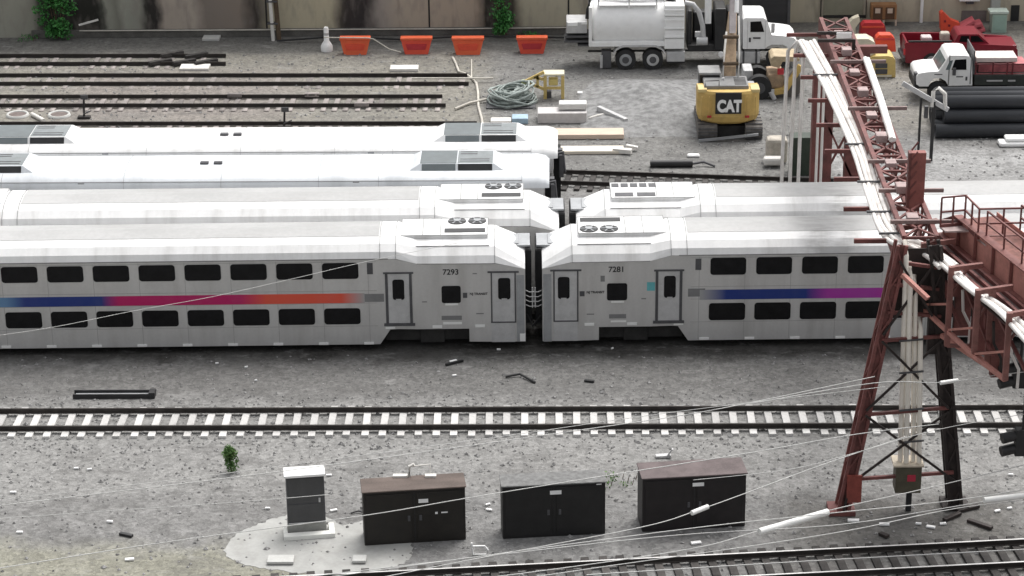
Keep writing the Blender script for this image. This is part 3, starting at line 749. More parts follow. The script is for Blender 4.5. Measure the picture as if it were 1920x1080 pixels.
barrier(968, 1027, 66, 101, mt_orange, 'orange barrier nearest the white tanker truck')
m = MB(); ps = [(607, 70, .75), (690, 71, .9), (700, 73, .9), (730, 92, .45), (752, 98, .15)]
m.tube([V(px, py, 120.6) for px, py, _ in ps], .03, 5)
single('barrier_rope', m, mt_rope, 'slack pale rope strung between the first two orange barriers', 'rope')
p = G(613, 95)
t = thing('white_bollard', 'white plastic bollard with a wide base at the left of the barriers', 'bollard', p)
m = MB(); m.loft([[Vector((r*math.cos(a*math.pi/8), r*math.sin(a*math.pi/8), z)) for a in range(16)] for r, z in ((.31, 0), (.31, .26), (.24, .40), (.14, .55), (.13, 1.2), (.10, 1.27))], True, True, True); m.build('post', mt_white, t, local=True)
m = MB(); m.cyl((0, 0, .85), (0, 0, .98), .14, n=16); m.build('collar', mt_lgrey, t, local=True)

# things fixed to the right end of the wall
YR = YW+1.9
m = MB(); m.pb(YR, 1392, -60, 1478, 44, .3, -.25)
t = thing('dark_opening', 'dark shuttered opening in the wall behind the white truck cab', 'door', (V(1430, 40, YW).x, YW, 0))
m = MB(); a = V(1395, 30, YW); b = V(1476, 30, YW); m.box((a.x, YW-.05, 0), (b.x, YW-.004, 5.5)); m.build('shutter', M('charcoal_shutter', (.03, .03, .032), .6, var=.2, stretch=(.1, 1, 3)), t)
m = MB(); m.box((a.x-.15, YW-.1, 0), (a.x-.003, YW-.003, 5.6)); m.box((b.x+.003, YW-.1, 0), (b.x+.15, YW-.003, 5.6)); m.build('frame', mt_dgrey, t)
t = thing('wall_panel', 'large olive panel framed on the wall left of the brown cabinet', 'panel', (V(1583, 30, YR).x, YR, 0))
m = MB(); m.pb(YR, 1544, -60, 1622, 28, .05, -.053); m.build('panel', M('olive_panel', (.25, .24, .18), .8, var=.08), t)
m = MB(); m.pb(YR, 1538, -60, 1543, 34, .1, -.103); m.pb(YR, 1623, -60, 1628, 34, .1, -.103); m.pb(YR, 1543.5, 29, 1622.5, 34, .1, -.103); m.build('frame', mt_under, t)
p0 = V(1657, 60, YR-.8)
t = thing('brown_cabinet', 'brown twin-door cabinet on legs against the wall', 'cabinet', (p0.x, YR-.8, 0))
m = MB(); m.pb(YR-.8, 1633, 9, 1682, 37, .6); m.build('body', mt_wood, t, .02)
for a, b in ((1637, 1655), (1660, 1678)):
    m = MB(); m.pb(YR-.8, a, 14, b, 36, .03, -.03); d = m.build('door', M('dark_brown_door', (.10, .05, .025), .7, var=.2), t)
    m = MB(); m.pb(YR-.8, a+4, 16, b-4, 25, .02, -.052); m.build('pane', mt_tan, d)
m = MB()
for px in (1635, 1657, 1680): q = V(px, 38, YR-.8); m.box((q.x-.05, YR-.8, 0), (q.x+.05, YR-.7, q.z))
m.build('leg', mt_tan, t)
m = MB(); q = V(1727, 40, YR-.15); m.cyl((q.x, YR-.15, 0), (q.x, YR-.15, 6), .09, n=10); single('white_downpipe', m, mt_white, 'white downpipe on the wall above the red pickup', 'pipe')
t = thing('wall_lamp', 'pale lamp box on the wall above the pink sheets', 'lamp', (V(1818, 3, YR).x, YR, 2.5))
m = MB(); m.pb(YR, 1799, -6, 1838, 3, .4, -.4); m.build('housing', mt_white, t, .02)
m = MB(); m.pb(YR, 1812, 4, 1826, 8, .3, -.35); m.build('bracket', mt_dgrey, t)
m = MB(); m.pb(YR, 1801, 20, 1850, 60, .05, -.06); single('grey_wall_plate', m, M('mauve_grey_plate', (.20, .165, .155), .8, var=.15), 'dull mauve plate on the wall behind the pink sheets', 'plate')
t = thing('mint_cabinet', 'mint green cabinet with a pale rim at the right end of the wall', 'cabinet', G(1878, 62))
Yc = G(1878, 62).y
m = MB(); m.pb(Yc, 1859, 27, 1889, 62, .7); m.build('body', mt_mint, t, .02)
m = MB(); m.pb(Yc, 1856, 22, 1892, 27, .8, -.05); m.build('lid', M('pale_mint', (.5, .58, .52), .6, var=.05), t, .02)
m = MB(); m.pb(Yc, 1862, 31, 1886, 57, .02, -.022); m.build('door', M('deep_mint', (.30, .43, .37), .55, var=.08), t, .01)
m = MB(); m.pb(YR-.5, 1857, -40, 1879, 40, .4); single('pale_column', m, M('pale_grey_column', (.42, .44, .41), .8, var=.1), 'pale grey column behind the mint cabinet', 'column')
m = MB(); m.pb(YR-.05, 1893, 10, 1912, 60, .04); single('dark_doorway', m, mt_black, 'dark doorway right of the mint cabinet', 'doorway')

# ------------------------------------------------------------------ white tanker truck
YT = G(1200, 131).y
def wheel(parent, px, py, Y, r, w=.3, rimm=None, hub=True, name='wheel'):
    c = V(px, py, Y); m = MB(); m.cyl((c.x, Y, r), (c.x, Y+w, r), r, n=28); o = m.build(name, mt_rub, parent, .03)
    m = MB(); m.cyl((c.x, Y-.012, r), (c.x, Y+.05, r), r*.60, n=24); k = m.build('rim', rimm or mt_lgrey, o)
    m = MB(); m.cyl((c.x, Y-.035, r), (c.x, Y+.0, r), r*.34, n=18); m.build('hub', mt_dgrey, o)
    return o
def vacuum_truck():
    Y = YT; b = V(1300, 131, Y)
    t = thing('tanker_truck', 'white vacuum tanker truck parked in front of the wall', 'truck', (b.x, Y, 0))
    m = MB()
    for dy in (.8, 1.6): m.pb(Y, 1102, 92, 1490, 98, .12, dy)
    m.pb(Y, 1290, 84, 1392, 96, 1.8, .4); m.build('chassis', mt_black, t, .02)
    # tank
    l = V(1110, 45, Y); r = V(1247, 45, Y); zc = V(1180, 40, Y+1.25).z; rad = 1.18
    m = MB(); m.cyl((l.x+.12, Y+1.25, zc), (r.x, Y+1.25, zc), rad, n=40); m.cyl((l.x, Y+1.25, zc), (l.x+.12, Y+1.25, zc), rad*.9, rad, n=40)
    tk = m.build('tank', mt_white, t)
    m = MB()
    for k in (.02, .5, .97): x = l.x+.12+(r.x-l.x-.12)*k; m.cyl((x-.035, Y+1.25, zc), (x+.035, Y+1.25, zc), rad+.02, n=40)
    m.build('band', mt_white, tk)
    m = MB(); z1 = zc+rad
    m.box((l.x+.3, Y+.4, z1-.15), (r.x-.4, Y+2.1, z1-.1))
    for x in (l.x+.3, (l.x+r.x)/2, r.x-.45): m.box((x, Y+.38, z1-.3), (x+.07, Y+.44, z1+.45))
    m.box((l.x+.3, Y+.38, z1+.42), (r.x-.4, Y+.44, z1+.48)); m.box((l.x+.3, Y+.38, z1+.1), (r.x-.4, Y+.44, z1+.16)); m.build('top_rail', mt_white, t)
    m = MB(); m.tube([(l.x+.6, Y+1.2, z1+.1), (l.x+1.8, Y+1.0, z1+.22), (r.x-.2, Y+1.1, z1+.28), (r.x+.5, Y+.9, z1-.1), (r.x+.75, Y+.5, z1-.6)], .13, 10); m.build('boom_hose', mt_rub, t)
    m = MB(); m.pb(Y, 1109, 78, 1248, 88, .5, .05); m.build('hose_tray', mt_white, t, .03)
    m = MB(); m.pb(Y, 1104, 14, 1110, 88, 2.3, .1); m.build('rear_door', mt_white, t, .03)
    # rear pump unit and its frame
    m = MB(); m.pb(Y, 1062, 41, 1101, 63, 1.4, .5); m.build('rear_unit', mt_lgrey, t, .04)
    m = MB(); m.pb(Y, 1064, 42, 1083, 49, .05, .44); m.pb(Y, 1090, 41, 1101, 46, .05, .44); m.build('rear_unit_lid', mt_white, t, .01)
    m = MB(); m.pb(Y, 1060, 67, 1106, 71, 1.2, .5); m.pb(Y, 1058, 76, 1106, 80, 1.2, .5); m.pb(Y, 1083, 84, 1110, 87, 1.0, .5); m.build('rear_rack', mt_dgrey, t)
    m = MB(); a = V(1101, 38, Y); m.tube([a+Vector((0, .3, 0)), V(1103, 20, Y)+Vector((0, .3, 0)), V(1107, 2, Y)+Vector((0, .5, 0))], .1, 8); m.build('rear_hose', mt_rub, t)
    # compartment box with louvre steps
    m = MB(); m.pb(Y, 1246, 11, 1284, 92, 2.4); cb = m.build('compartment', mt_white, t, .03)
    m = MB()
    for py in (18, 27, 36, 52, 68): m.pb(Y, 1245, py, 1283, py+3.5, .06, -.06)
    m.build('louvre', mt_white, cb, .01)
    for py in (30.6, 55.6, 71.6): m = MB(); m.pb(Y, 1247, py, 1282, py+.9, .02, -.02); m.build('shadow_gap', mt_seam, cb)
    m = MB(); m.pb(Y, 1250, 97, 1284, 116, .6, .05); m.build('tool_box', mt_lgrey, t, .02)
    m = MB(); m.pb(Y, 1251, 116.5, 1284, 118.5, .62, .04); m.build('tool_box_base', mt_black, t)
    # mid gear: duct, silencer, dark cyclone tanks, black box added to darken the gap
    for a_, b_, c_, d_, e_, f_ in ((1298.5, 22, 1338, 92, .7, 1.3), (1339, 16, 1362, 96, 1.6, .3), (1288, 20, 1298, 92, 1.6, .6), (1362.3, 20, 1392, 84, 1.3, .9)): m = MB(); m.pb(Y, a_, b_, c_, d_, e_, f_); m.build('filter_tank_and_backing', mt_black, t, .08)
    m = MB(); m.tube([V(1285, 8, Y)+Vector((0, .3, 0)), V(1300, 10, Y)+Vector((0, .2, 0)), V(1311, 24, Y)+Vector((0, .2, 0)), V(1318, 50, Y)+Vector((0, .2, 0)), V(1320, 84, Y)+Vector((0, .2, 0))], .13, 12); m.build('suction_duct', mt_lgrey, t)
    m = MB(); m.pb(Y, 1322, -30, 1335, 45, .5, .3); m.build('white_stack', mt_white, t, .03)
    m = MB(); a = V(1310, 78, Y); m.cyl(a+Vector((-.1, .1, 0)), a+Vector((.45, .1, 0)), .2, n=14); m.pb(Y, 1303, 60, 1316, 70, .2, .2); m.build('pump', mt_lgrey, t, .02)
    m = MB(); a = V(1352, 103, Y); m.cyl((a.x, Y+.0, a.z), (a.x, Y+.25, a.z), .12, n=14); m.build('marker_lamp', mt_white, t)
    # wheels, guards
    for px, rm in ((1173, mt_steel2), (1224, mt_lgrey)):
        wheel(t, px, 116, Y, .52, .55, rm)
    wheel(t, 1456, 112, Y, .52, .32, mt_dgrey)
    m = MB(); rr = .68
    for cx, a0, a1 in ((V(1173, 116, Y).x, 90, 155), (V(1224, 116, Y).x, 25, 90)):
        pts = [(cx+rr*math.cos(R(a)), .52+rr*math.sin(R(a))) for a in range(a0, a1+1, 13)]
        for (xa, za), (xb, zb) in zip(pts[:-1], pts[1:]): m.bar((xa, Y+.25, za), (xb, Y+.25, zb), .6, .05, (0, 1, 0)) if False else m.add(
            [(xa, Y-.02, za), (xb, Y-.02, zb), (xb, Y+.6, zb), (xa, Y+.6, za), (xa, Y-.02, za+.09), (xb, Y-.02, zb+.09), (xb, Y+.6, zb+.09), (xa, Y+.6, za+.09)],
            [(0, 3, 2, 1), (4, 5, 6, 7), (0, 1, 5, 4), (1, 2, 6, 5), (2, 3, 7, 6), (3, 0, 4, 7)])
    m.box((V(1173, 116, Y).x, Y-.02, .52+rr), (V(1224, 116, Y).x, Y+.6, .52+rr+.09)); m.build('mudguard', mt_lgrey, t)
    m = MB(); m.pb(Y, 1128, 96, 1146, 128, .5, .15); m.build('mudflap', mt_dgrey, t)
    m = MB(); m.pb(Y, 1125, 104, 1130, 128, .06, .08); m.build('jack_leg', mt_lgrey, t)
    # cab: side profile extruded across
    pts = [(1393, 92), (1393, 38), (1397, 34), (1432, 34), (1438, 38), (1441, 46), (1447, 66), (1470, 68), (1488, 71), (1495, 78), (1496, 96), (1478, 98), (1476, 88), (1468, 84), (1447, 84), (1438, 88), (1434, 92)]
    poly = [(V(a, b_, Y).x, V(a, b_, Y).z) for a, b_ in pts]
    m = MB(); m.prism(poly, 1, Y+.02, Y+2.35); cabm = m.build('cab', mt_white, t, .04)
    m = MB(); q = [(V(a, b_, Y).x, V(a, b_, Y).z) for a, b_ in ((1407, 41), (1427, 40), (1433, 60), (1407, 60))]; m.prism(q, 1, Y-.005, Y+.1); m.build('side_window', mt_glass, cabm)
    # windscreen set proud of the sloping face
    a = V(1438.8, 40, Y); c = V(1446.6, 65, Y); m = MB()
    m.add([(a.x+.012, Y+.2, a.z), (c.x+.012, Y+.2, c.z), (c.x+.012, Y+2.15, c.z), (a.x+.012, Y+2.15, a.z)], [(0, 1, 2, 3)]); m.build('windscreen', mt_glass, cabm)
    m = MB(); m.pb(Y, 1404, 71, 1408, 79, .02, -.002); m.pb(Y, 1412, 70, 1426, 73, .03, -.012); m.build('door_handle', mt_dgrey, cabm)
    m = MB(); m.pb(Y, 1434.5, 39, 1435.7, 91, .01, .012); m.pb(Y, 1401, 39, 1402, 91, .01, .012); m.build('door_gap', mt_seam, cabm)
    m = MB(); m.pb(Y, 1446, 44, 1453, 62, .1, -.2); m.build('mirror', mt_lgrey, cabm, .02)
    m = MB(); m.pb(Y, 1484, 97, 1500, 104, 2.2, .1); m.build('bumper', mt_dgrey, t, .03)
    m = MB(); m.pb(Y, 1484, 86, 1489, 91, .05, -.02); m.build('headlight', mt_reflect, cabm)
    m = MB(); m.pb(Y, 1386, 97, 1426, 120, .55, .05); fb = m.build('fuel_tank', mt_lgrey, t, .06)
    for a_ in (1392, 1416): m = MB(); m.pb(Y, a_, 97, a_+4, 120, .6, .02); m.build('strap', mt_dgrey, fb)
    m = MB(); m.pb(Y, 1386, 96, 1390, -20, .12, .2); m.build('exhaust_stack', mt_lgrey, t)
vacuum_truck()

# ------------------------------------------------------------------ excavator
def excavator():
    Y = G(1366, 264).y; b = V(1366, 264, Y)
    t = thing('excavator', 'yellow tracked excavator seen from behind, boom raised', 'excavator', (b.x, Y, 0))
    # tracks
    for a, c in ((1309, 1345), (1398, 1430)):
        xa, xc = V(a, 255, Y).x, V(c, 255, Y).x
        prof = [(Y+.05, .35), (Y+.1, .12), (Y+.3, .02), (Y+3.1, .02), (Y+3.35, .2), (Y+3.35, .55), (Y+3.1, .72), (Y+.3, .72), (Y+.1, .62)]
        m = MB(); m.loft([[Vector((x, p, z)) for p, z in prof] for x in (xa, xc)]); k = m.build('crawler_track', M('dusty_track_steel', (.15, .14, .13), .8, .2, var=.35, scale=5), t, .02)
        m = MB()
        for i in range(7): y = Y+.25+i*.45; m.box((xa-.01, y, .722), (xc+.01, y+.07, .75)); 
        for i in range(4): m.box((xa-.01, Y+.02, .10+i*.15), (xc+.01, Y+.06, .13+i*.15))
        m.build('track_shoe', mt_dgrey, k)
    m = MB(); m.pb(Y, 1345, 236, 1398, 258, 2.4, .5); m.build('undercarriage', mt_under, t)
    p, q = V(1310, 264, Y-.15), V(1422, 252, Y-.15)
    m = MB(); m.bar(p, q, .12, .10); m.build('blade_edge', mt_steel2, t)
    m = MB(); cx = V(1366, 230, Y).x; m.cyl((cx, Y+1.7, .75), (cx, Y+1.7, 1.0), 1.0, n=24); m.build('slew_ring', mt_under, t)
    # counterweight: rounded rear in plan, bellied lower edge
    xl, xr = V(1308, 200, Y).x, V(1425, 200, Y).x; zt = V(1366, 174, Y).z; zb = V(1366, 236, Y).z; hw = (xr-xl)/2
    def ring(z, f, dy):
        pts = []
        for k in range(13):
            u = -1+k/6; pts.append(Vector((cx+u*hw*f, Y+.05+dy+.55*abs(u)**3.2, z)))
        return pts + [Vector((cx+hw*f, Y+1.5, z)), Vector((cx-hw*f, Y+1.5, z))]
    m = MB(); m.loft([ring(zb, .80, .25), ring(zb+.12, .93, .1), ring(zb+.4, 1, 0), ring(zt-.12, 1, 0), ring(zt, .985, .05)]); cw = m.build('counterweight', mt_yel, t, .02)
    for a_ in (1309, 1408): m = MB(); m.pb(Y, a_, 167.5, a_+17, 174, .8, .3); m.build('rear_corner', M('pale_machine_yellow', (.66, .52, .24), .5, var=.08), cw, .03)
    m = MB(); m.pb(Y, 1341, 174, 1391, 214, .04, -.0); pl = m.build('badge_plate', mt_black, cw, .01)
    c0, c1 = V(1346, 211, Y), V(1389, 189, Y)
    ct = text_part('CAT', .56, mt_white, pl, ((c0.x+c1.x)/2-b.x, -.004, (c0.z+c1.z)/2), (math.pi/2, 0, 0), ext=.01, bold=.03); ct.scale = (1, 1.35, 1)
    # engine hood
    m = MB(); m.pb(Y, 1326, 170, 1408, 175, 1.2, .45); m.build('hood_gap', mt_black, t)
    z1 = V(1366, 172, Y).z
    m = MB(); m.box((V(1322, 170, Y).x, Y+.55, z1-.1), (V(1406, 170, Y).x, Y+2.1, z1+.12)); m.build('engine_hood', M('dusty_hood_grey', (.20, .20, .20), .7, var=.2), t, .05)
    for px in (1316, 1330, 1400, 1416): m = MB(); m.pb(Y, px-1.2, 182, px+1.2, 226, .06, .0 if 1322 < px < 1410 else .12); m.build('panel_crease', M('shaded_machine_yellow', (.50, .33, .10), .5, var=.1), cw)
    for px in (1330, 1401): m = MB(); m.pb(Y, px-4, 217, px+4, 221, .06, .0); m.build('reflector', mt_redb, cw)
    m = MB(); m.tube([V(1324, 168, Y)+Vector((0, .5, 0)), V(1324, 158, Y)+Vector((0, .5, 0)), V(1350, 158, Y)+Vector((0, .6, 0)), V(1350, 168, Y)+Vector((0, .6, 0))], .025, 6); m.build('grab_rail', mt_dgrey, t)
    m = MB()
    for k in range(6): m.box((V(1380, 170, Y).x, Y+.7+k*.2, z1+.121), (V(1402, 170, Y).x, Y+.78+k*.2, z1+.135))
    m.build('hood_louvre', mt_black, t)
    # cab on the left, ahead of the counterweight
    Yc = Y+1.9; xa, xb = V(1312, 140, Yc).x, V(1350, 140, Yc).x; zr = V(1330, 137, Yc).z
    m = MB(); m.box((xa, Yc, 1.1), (xb, Yc+1.15, zr-.1)); cb = m.build('cab', mt_black, t, .04)
    m = MB(); m.box((xa-.04, Yc-.05, zr-.098), (xb+.04, Yc+1.2, zr+.03)); m.build('cab_roof', M('dusty_grey_roof', (.30, .30, .295), .7, var=.15), cb, .04)
    m = MB(); m.box((xa+.1, Yc-.01, 1.7), (xb-.1, Yc+.02, zr-.2)); m.build('rear_window', mt_glass, cb)
    m = MB(); m.box((xb+.06, Y+1.4, 1.0), (xb+.18, Y+1.52, zr-.1)); m.build('exhaust', mt_lgrey, t)
    m = MB(); m.box((V(1396, 150, Y).x, Y+1.0, 1.0), (V(1424, 150, Y).x, Y+2.9, 2.0)); m.build('side_housing', mt_steel2, t, .05)
    # boom rising away from the camera, then stick
    def sec(px, py, yy, w, h):
        c = V(px, py, yy); return [c+Vector((-w, -h, 0)), c+Vector((w, -h, 0)), c+Vector((w, h, 0)), c+Vector((-w, h, 0))]
    Yb = Y+2.2
    m = MB(); m.loft([sec(1366, 168, Yb, .27, .35), sec(1368, 120, Yb+.5, .27, .42), sec(1371, 62, Yb+1.5, .22, .4), sec(1374, 25, Yb+2.4, .18, .3)]); bm_ = m.build('boom', mt_mud, t, .03)
    m = MB(); m.tube([V(1355, 150, Yb-.3), V(1358, 100, Yb), V(1362, 60, Yb+.9)], .05, 8); m.tube([V(1384, 150, Yb-.3), V(1386, 100, Yb), V(1385, 30, Yb+1.3)], .045, 8); m.build('hydraulic_line', mt_pale, bm_)
    m = MB(); m.loft([sec(1373, 60, Yb+1.0, .15, .2), sec(1374, 20, Yb+1.8, .16, .2), sec(1376, -60, Yb+3.2, .16, .2)]); m.build('stick', M('mauve_grey_stick', (.30, .27, .27), .6, var=.2), t, .02)
    m = MB(); m.cyl(V(1381, 24, Yb+1.0), V(1383, -40, Yb+1.8), .1, n=10); m.build('cylinder', mt_white, t)
    m = MB(); 
    for py in (68, 118, 148): c = V(1370, py, Yb+.0); m.cyl(c+Vector((-.36, -.1, 0)), c+Vector((.36, -.1, 0)), .09, n=10)
    m.build('pivot_pin', mt_stem, bm_)
excavator()

# ------------------------------------------------------------------ loader behind the excavator
def loader():
    Y = G(1440, 187).y; b = V(1450, 187, Y)
    t = thing('wheel_loader', 'muddy yellow loader with black tyres right of the excavator', 'loader', (b.x, Y, 0))
    m = MB(); c = V(1424, 165, Y); m.cyl((c.x, Y, .58), (c.x, Y+.45, .58), .60, n=28); w_ = m.build('tyre', mt_rub, t, .05)
    m = MB(); m.cyl((c.x, Y-.02, .58), (c.x, Y+.1, .58), .28, n=18); m.build('rim', mt_dgrey, w_)
    m = MB(); c = V(1424, 165, Y); m.cyl((c.x, Y+1.5, .58), (c.x, Y+1.95, .58), .60, n=28); m.build('tyre', mt_rub, t, .05)
    m = MB(); m.pb(Y, 1440, 140, 1470, 166, 1.5, .3); m.build('body', mt_mud, t, .06)
    m = MB(); m.pb(Y, 1393, 132, 1412, 165, 1.2, .6); m.build('front_frame', mt_lgrey, t, .05)
    pts = [(1446, 126), (1446, 113), (1452, 108), (1496, 109), (1500, 113), (1500, 117), (1468, 118), (1462, 130)]
    m = MB(); m.prism([(V(a, c_, Y).x, V(a, c_, Y).z) for a, c_ in pts], 1, Y+.2, Y+1.6); m.build('hood', M('dusty_cream_yellow', (.46, .37, .24), .7, var=.2), t, .04)
    m = MB(); m.bar(V(1470, 172, Y)+Vector((0, .1, 0)), V(1502, 124, Y)+Vector((0, .1, 0)), .3, .22, (0, 1, 0)); m.bar(V(1446, 176, Y)+Vector((0, .2, 0)), V(1470, 172, Y)+Vector((0, .2, 0)), .3, .2, (0, 1, 0)); m.build('lift_arm', mt_yel, t, .03)
    m = MB(); m.pb(Y, 1458, 130, 1470, 140, .2, .05); m.build('warning_plate', mt_redb, t)
    m = MB(); m.cyl(V(1445, 172, Y), V(1452, 186, Y), .12, n=10); m.pb(Y, 1446, 168, 1452, 178, .1, -.05); m.build('hitch', mt_lgrey, t)
    m = MB(); q = [(V(a, c_, Y).x, V(a, c_, Y).z) for a, c_ in ((1450, 187), (1462, 172), (1500, 140), (1506, 176), (1490, 187))]; m.prism(q, 1, Y+.4, Y+1.6); m.build('bucket', M('dull_bucket_steel', (.14, .13, .12), .7, .2, var=.25), t, .02)
loader()

# ------------------------------------------------------------------ white flatbed truck
def flatbed():
    Y = G(1760, 192).y; b = V(1800, 192, Y)
    t = thing('flatbed_truck', 'white stake-bed truck facing left behind the black pipes', 'truck', (b.x, Y, 0))
    pts = [(1718, 158), (1718, 143), (1723, 138), (1740, 135), (1760, 134), (1775, 113), (1778, 107), (1784, 104), (1810, 104), (1818, 106), (1823, 114), (1823, 160), (1778, 161), (1773, 152), (1764, 147), (1752, 147), (1744, 153), (1741, 162), (1724, 162)]
    m = MB(); m.prism([(V(a, c, Y).x, V(a, c, Y).z) for a, c in pts], 1, Y, Y+2.1); cb = m.build('cab', mt_white, t, .05)
    m = MB(); m.prism([(V(a, c, Y).x, V(a, c, Y).z) for a, c in ((1784, 131), (1791, 112), (1812, 111), (1812, 131))], 1, Y-.006, Y+.1); m.build('side_window', mt_glass, cb)
    a, c = V(1761, 133, Y), V(1774, 114, Y); nx = Vector((-(c.z-a.z), 0, c.x-a.x)).normalized()*.012
    m = MB(); m.add([a+nx+Vector((0, .12, 0)), c+nx+Vector((0, .12, 0)), c+nx+Vector((0, 1.98, 0)), a+nx+Vector((0, 1.98, 0))], [(0, 1, 2, 3)]); m.build('windscreen', M('pale_glass', (.14, .17, .17), .15, var=.3), cb)
    m = MB(); m.prism([(V(p, q, Y).x, V(p, q, Y).z) for p, q in ((1773, 131), (1781, 114), (1787, 113), (1781, 131))], 1, Y-.004, Y+.05); m.build('quarter_window', M('pale_glass', (.14, .17, .17), .15, var=.3), cb)
    for a_ in ((1793, 143, 1806, 145), (1810, 144, 1814, 151), (1752, 139, 1767, 140.5)): m = MB(); m.pb(Y, *a_, .02, -.014); m.build('trim', mt_dgrey, cb)
    m = MB(); m.pb(Y, 1779, 104, 1780, 160, .01, -.003); m.pb(Y, 1820, 104, 1821, 158, .01, -.003); m.build('door_gap', mt_seam, cb)
    m = MB(); m.pb(Y, 1786, 128, 1793, 142, .12, -.2); m.build('mirror', mt_dgrey, cb, .02)
    m = MB(); m.pb(Y, 1714, 137, 1721, 152, .3, .1); m.build('headlight', mt_dgrey, cb, .02)
    m = MB(); m.pb(Y, 1714, 153, 1741, 167, 2.0, .05); m.build('bumper', mt_black, t, .04)
    wheel(t, 1759, 172, Y, .50, .3, mt_lgrey); wheel(t, 1905, 172, Y, .50, .5, mt_lgrey)
    m = MB(); m.pb(Y, 1770, 160, 2010, 170, 1.6, .3); m.build('chassis', mt_black, t)
    m = MB(); m.pb(Y, 1827, 140, 2010, 160, 2.3, -.02); m.build('bed', M('dark_bed_side', (.03, .035, .032), .6, var=.3, scale=4), t, .02)
    m = MB(); m.pb(Y, 1850, 150, 1880, 153, .02, -.045); m.pb(Y, 1890, 150, 1904, 153, .02, -.045); m.build('reflector_strip', mt_lgrey, t)
    m = MB()
    for px in (1828, 1860, 1887, 1897, 1930, 1970): m.pb(Y, px, 117, px+4, 140, .08)
    m.pb(Y, 1827, 137, 2010, 140, .06, -.02); m.pb(Y, 1827, 119, 2010, 122, .06, -.02); m.build('stake_rail', M('dark_red_rail', (.13, .02, .025), .6, var=.2), t)
    m = MB(); m.pb(Y, 1824, 96, 1829, 140, 2.1); m.build('headboard', mt_dgrey, t)
    return Y
YF = flatbed()
m = MB(); m.pb(YF, 1830, 108, 1908, 117, 1.2, .4); m.v = [v for v in m.v]; o = single('panel_stack', m, M('pinkish_cream_panel', (.70, .60, .56), .6, var=.08), 'stack of cream panels loaded on the stake-bed truck', 'panels', bev=.02)
m = MB(); m.pb(YF, 1834, 119, 1925, 136, 1.2, .5); single('red_crate', m, M('pinkish_red', (.46, .13, .14), .6, var=.3, scale=3), 'pinkish red crate carried on the stake-bed truck under the cream panels', 'crate', bev=.02)

# ------------------------------------------------------------------ red pickup
def pickup():
    Y = G(1745, 128).y; b = V(1800, 128, Y)
    t = thing('pickup_truck', 'dark red pickup truck with an open bed beside the wall', 'pickup', (b.x, Y, 0))
    def pl(pts): return [(V(a, c, Y).x, V(a, c, Y).z) for a, c in pts]
    m = MB(); m.prism(pl([(1698, 118), (1696, 84), (1699, 80), (1788, 80), (1858, 84), (1900, 86), (1908, 93), (1909, 116), (1896, 118), (1890, 106), (1876, 102), (1862, 106), (1858, 118), (1764, 119), (1759, 107), (1746, 101), (1732, 107), (1727, 120)]), 1, Y, Y+.14); m.prism(pl([(1698, 118), (1696, 84), (1699, 80), (1788, 80), (1858, 84), (1900, 86), (1908, 93), (1909, 116)]), 1, Y+1.76, Y+1.9)
    m.box((pl([(1699, 110)])[0][0], Y+.141, pl([(1699, 112)])[0][1]), (pl([(1908, 110)])[0][0], Y+1.759, pl([(1699, 104)])[0][1]))
    m.box((pl([(1698, 110)])[0][0], Y+.141, .5), (pl([(1702, 110)])[0][0], Y+1.759, pl([(1702, 81)])[0][1]))
    m.box((pl([(1786, 110)])[0][0], Y+.141, .5), (pl([(1906, 110)])[0][0], Y+1.759, pl([(1790, 87)])[0][1])); bd = m.build('body', mt_red, t, .03)
    m = MB(); m.prism(pl([(1790, 82), (1797, 68), (1802, 66), (1836, 66), (1856, 84)]), 1, Y+.15, Y+1.75); cb = m.build('cab', mt_red, t, .05)
    m = MB(); m.prism(pl([(1799, 80), (1803, 69), (1818, 69), (1818, 80)]), 1, Y+.14, Y+.2); m.prism(pl([(1821, 80), (1821, 69), (1835, 69), (1846, 80)]), 1, Y+.14, Y+.2); m.build('side_window', mt_glass, cb)
    wheel(t, 1746, 116, Y-.01, .40, .26, mt_steel2); wheel(t, 1877, 116, Y-.01, .40, .26, mt_steel2)
    m = MB(); m.pb(Y, 1692, 108, 1699, 116, 1.8, .05); m.build('rear_bumper', mt_dgrey, t, .03)
    m = MB(); m.pb(Y, 1694, 92, 1698, 103, .1, -.005); m.build('tail_light', mt_redb, t)
    m = MB(); m.pb(Y, 1704, 76.5, 1785, 79.5, .1, .02); m.build('bed_rail', mt_black, t)
    return Y
YP = pickup()
m = MB(); m.pb(YP, 1728, 70, 1748, 80, .6, .6); single('white_bundle', m, M('pinkish_white_cloth', (.6, .5, .5), .8, var=.15), 'pinkish white bundle in the bed of the red pickup', 'bundle', bev=.06)
m = MB(); m.pb(YP, 1763, 62, 1782, 79, .5, .7); single('beige_sack', m, mt_bag, 'lumpy beige sack at the front of the pickup bed', 'sack', bev=.1)

# red and yellow kit to the left of the pickup
Yk = G(1640, 146).y
t = thing('yellow_compressor', 'yellow wheeled compressor with a dark grille beside the gantry', 'compressor', (V(1640, 146, Yk).x, Yk, 0))
poly = [(1630, 145), (1630, 111), (1636, 106), (1664, 105), (1674, 107), (1679, 113), (1679, 145)]
m = MB(); m.prism([(V(a, c, Yk).x, V(a, c, Yk).z) for a, c in poly], 1, Yk, Yk+1.3); m.build('body', mt_yelp, t, .04)
poly = [(1604, 134), (1603, 82), (1608, 76), (1630, 76), (1642, 83), (1645, 102), (1632, 108), (1629, 134)]
m = MB(); m.prism([(V(a, c, Yk).x, V(a, c, Yk).z) for a, c in poly], 1, Yk+.25, Yk+1.2); m.build('hood', mt_cream, t, .04)
m = MB(); m.pb(Yk, 1641, 119, 1664, 128, .04, -.03); m.pb(Yk, 1641, 130, 1664, 139, .04, -.03); m.build('grille', mt_dgrey, t)
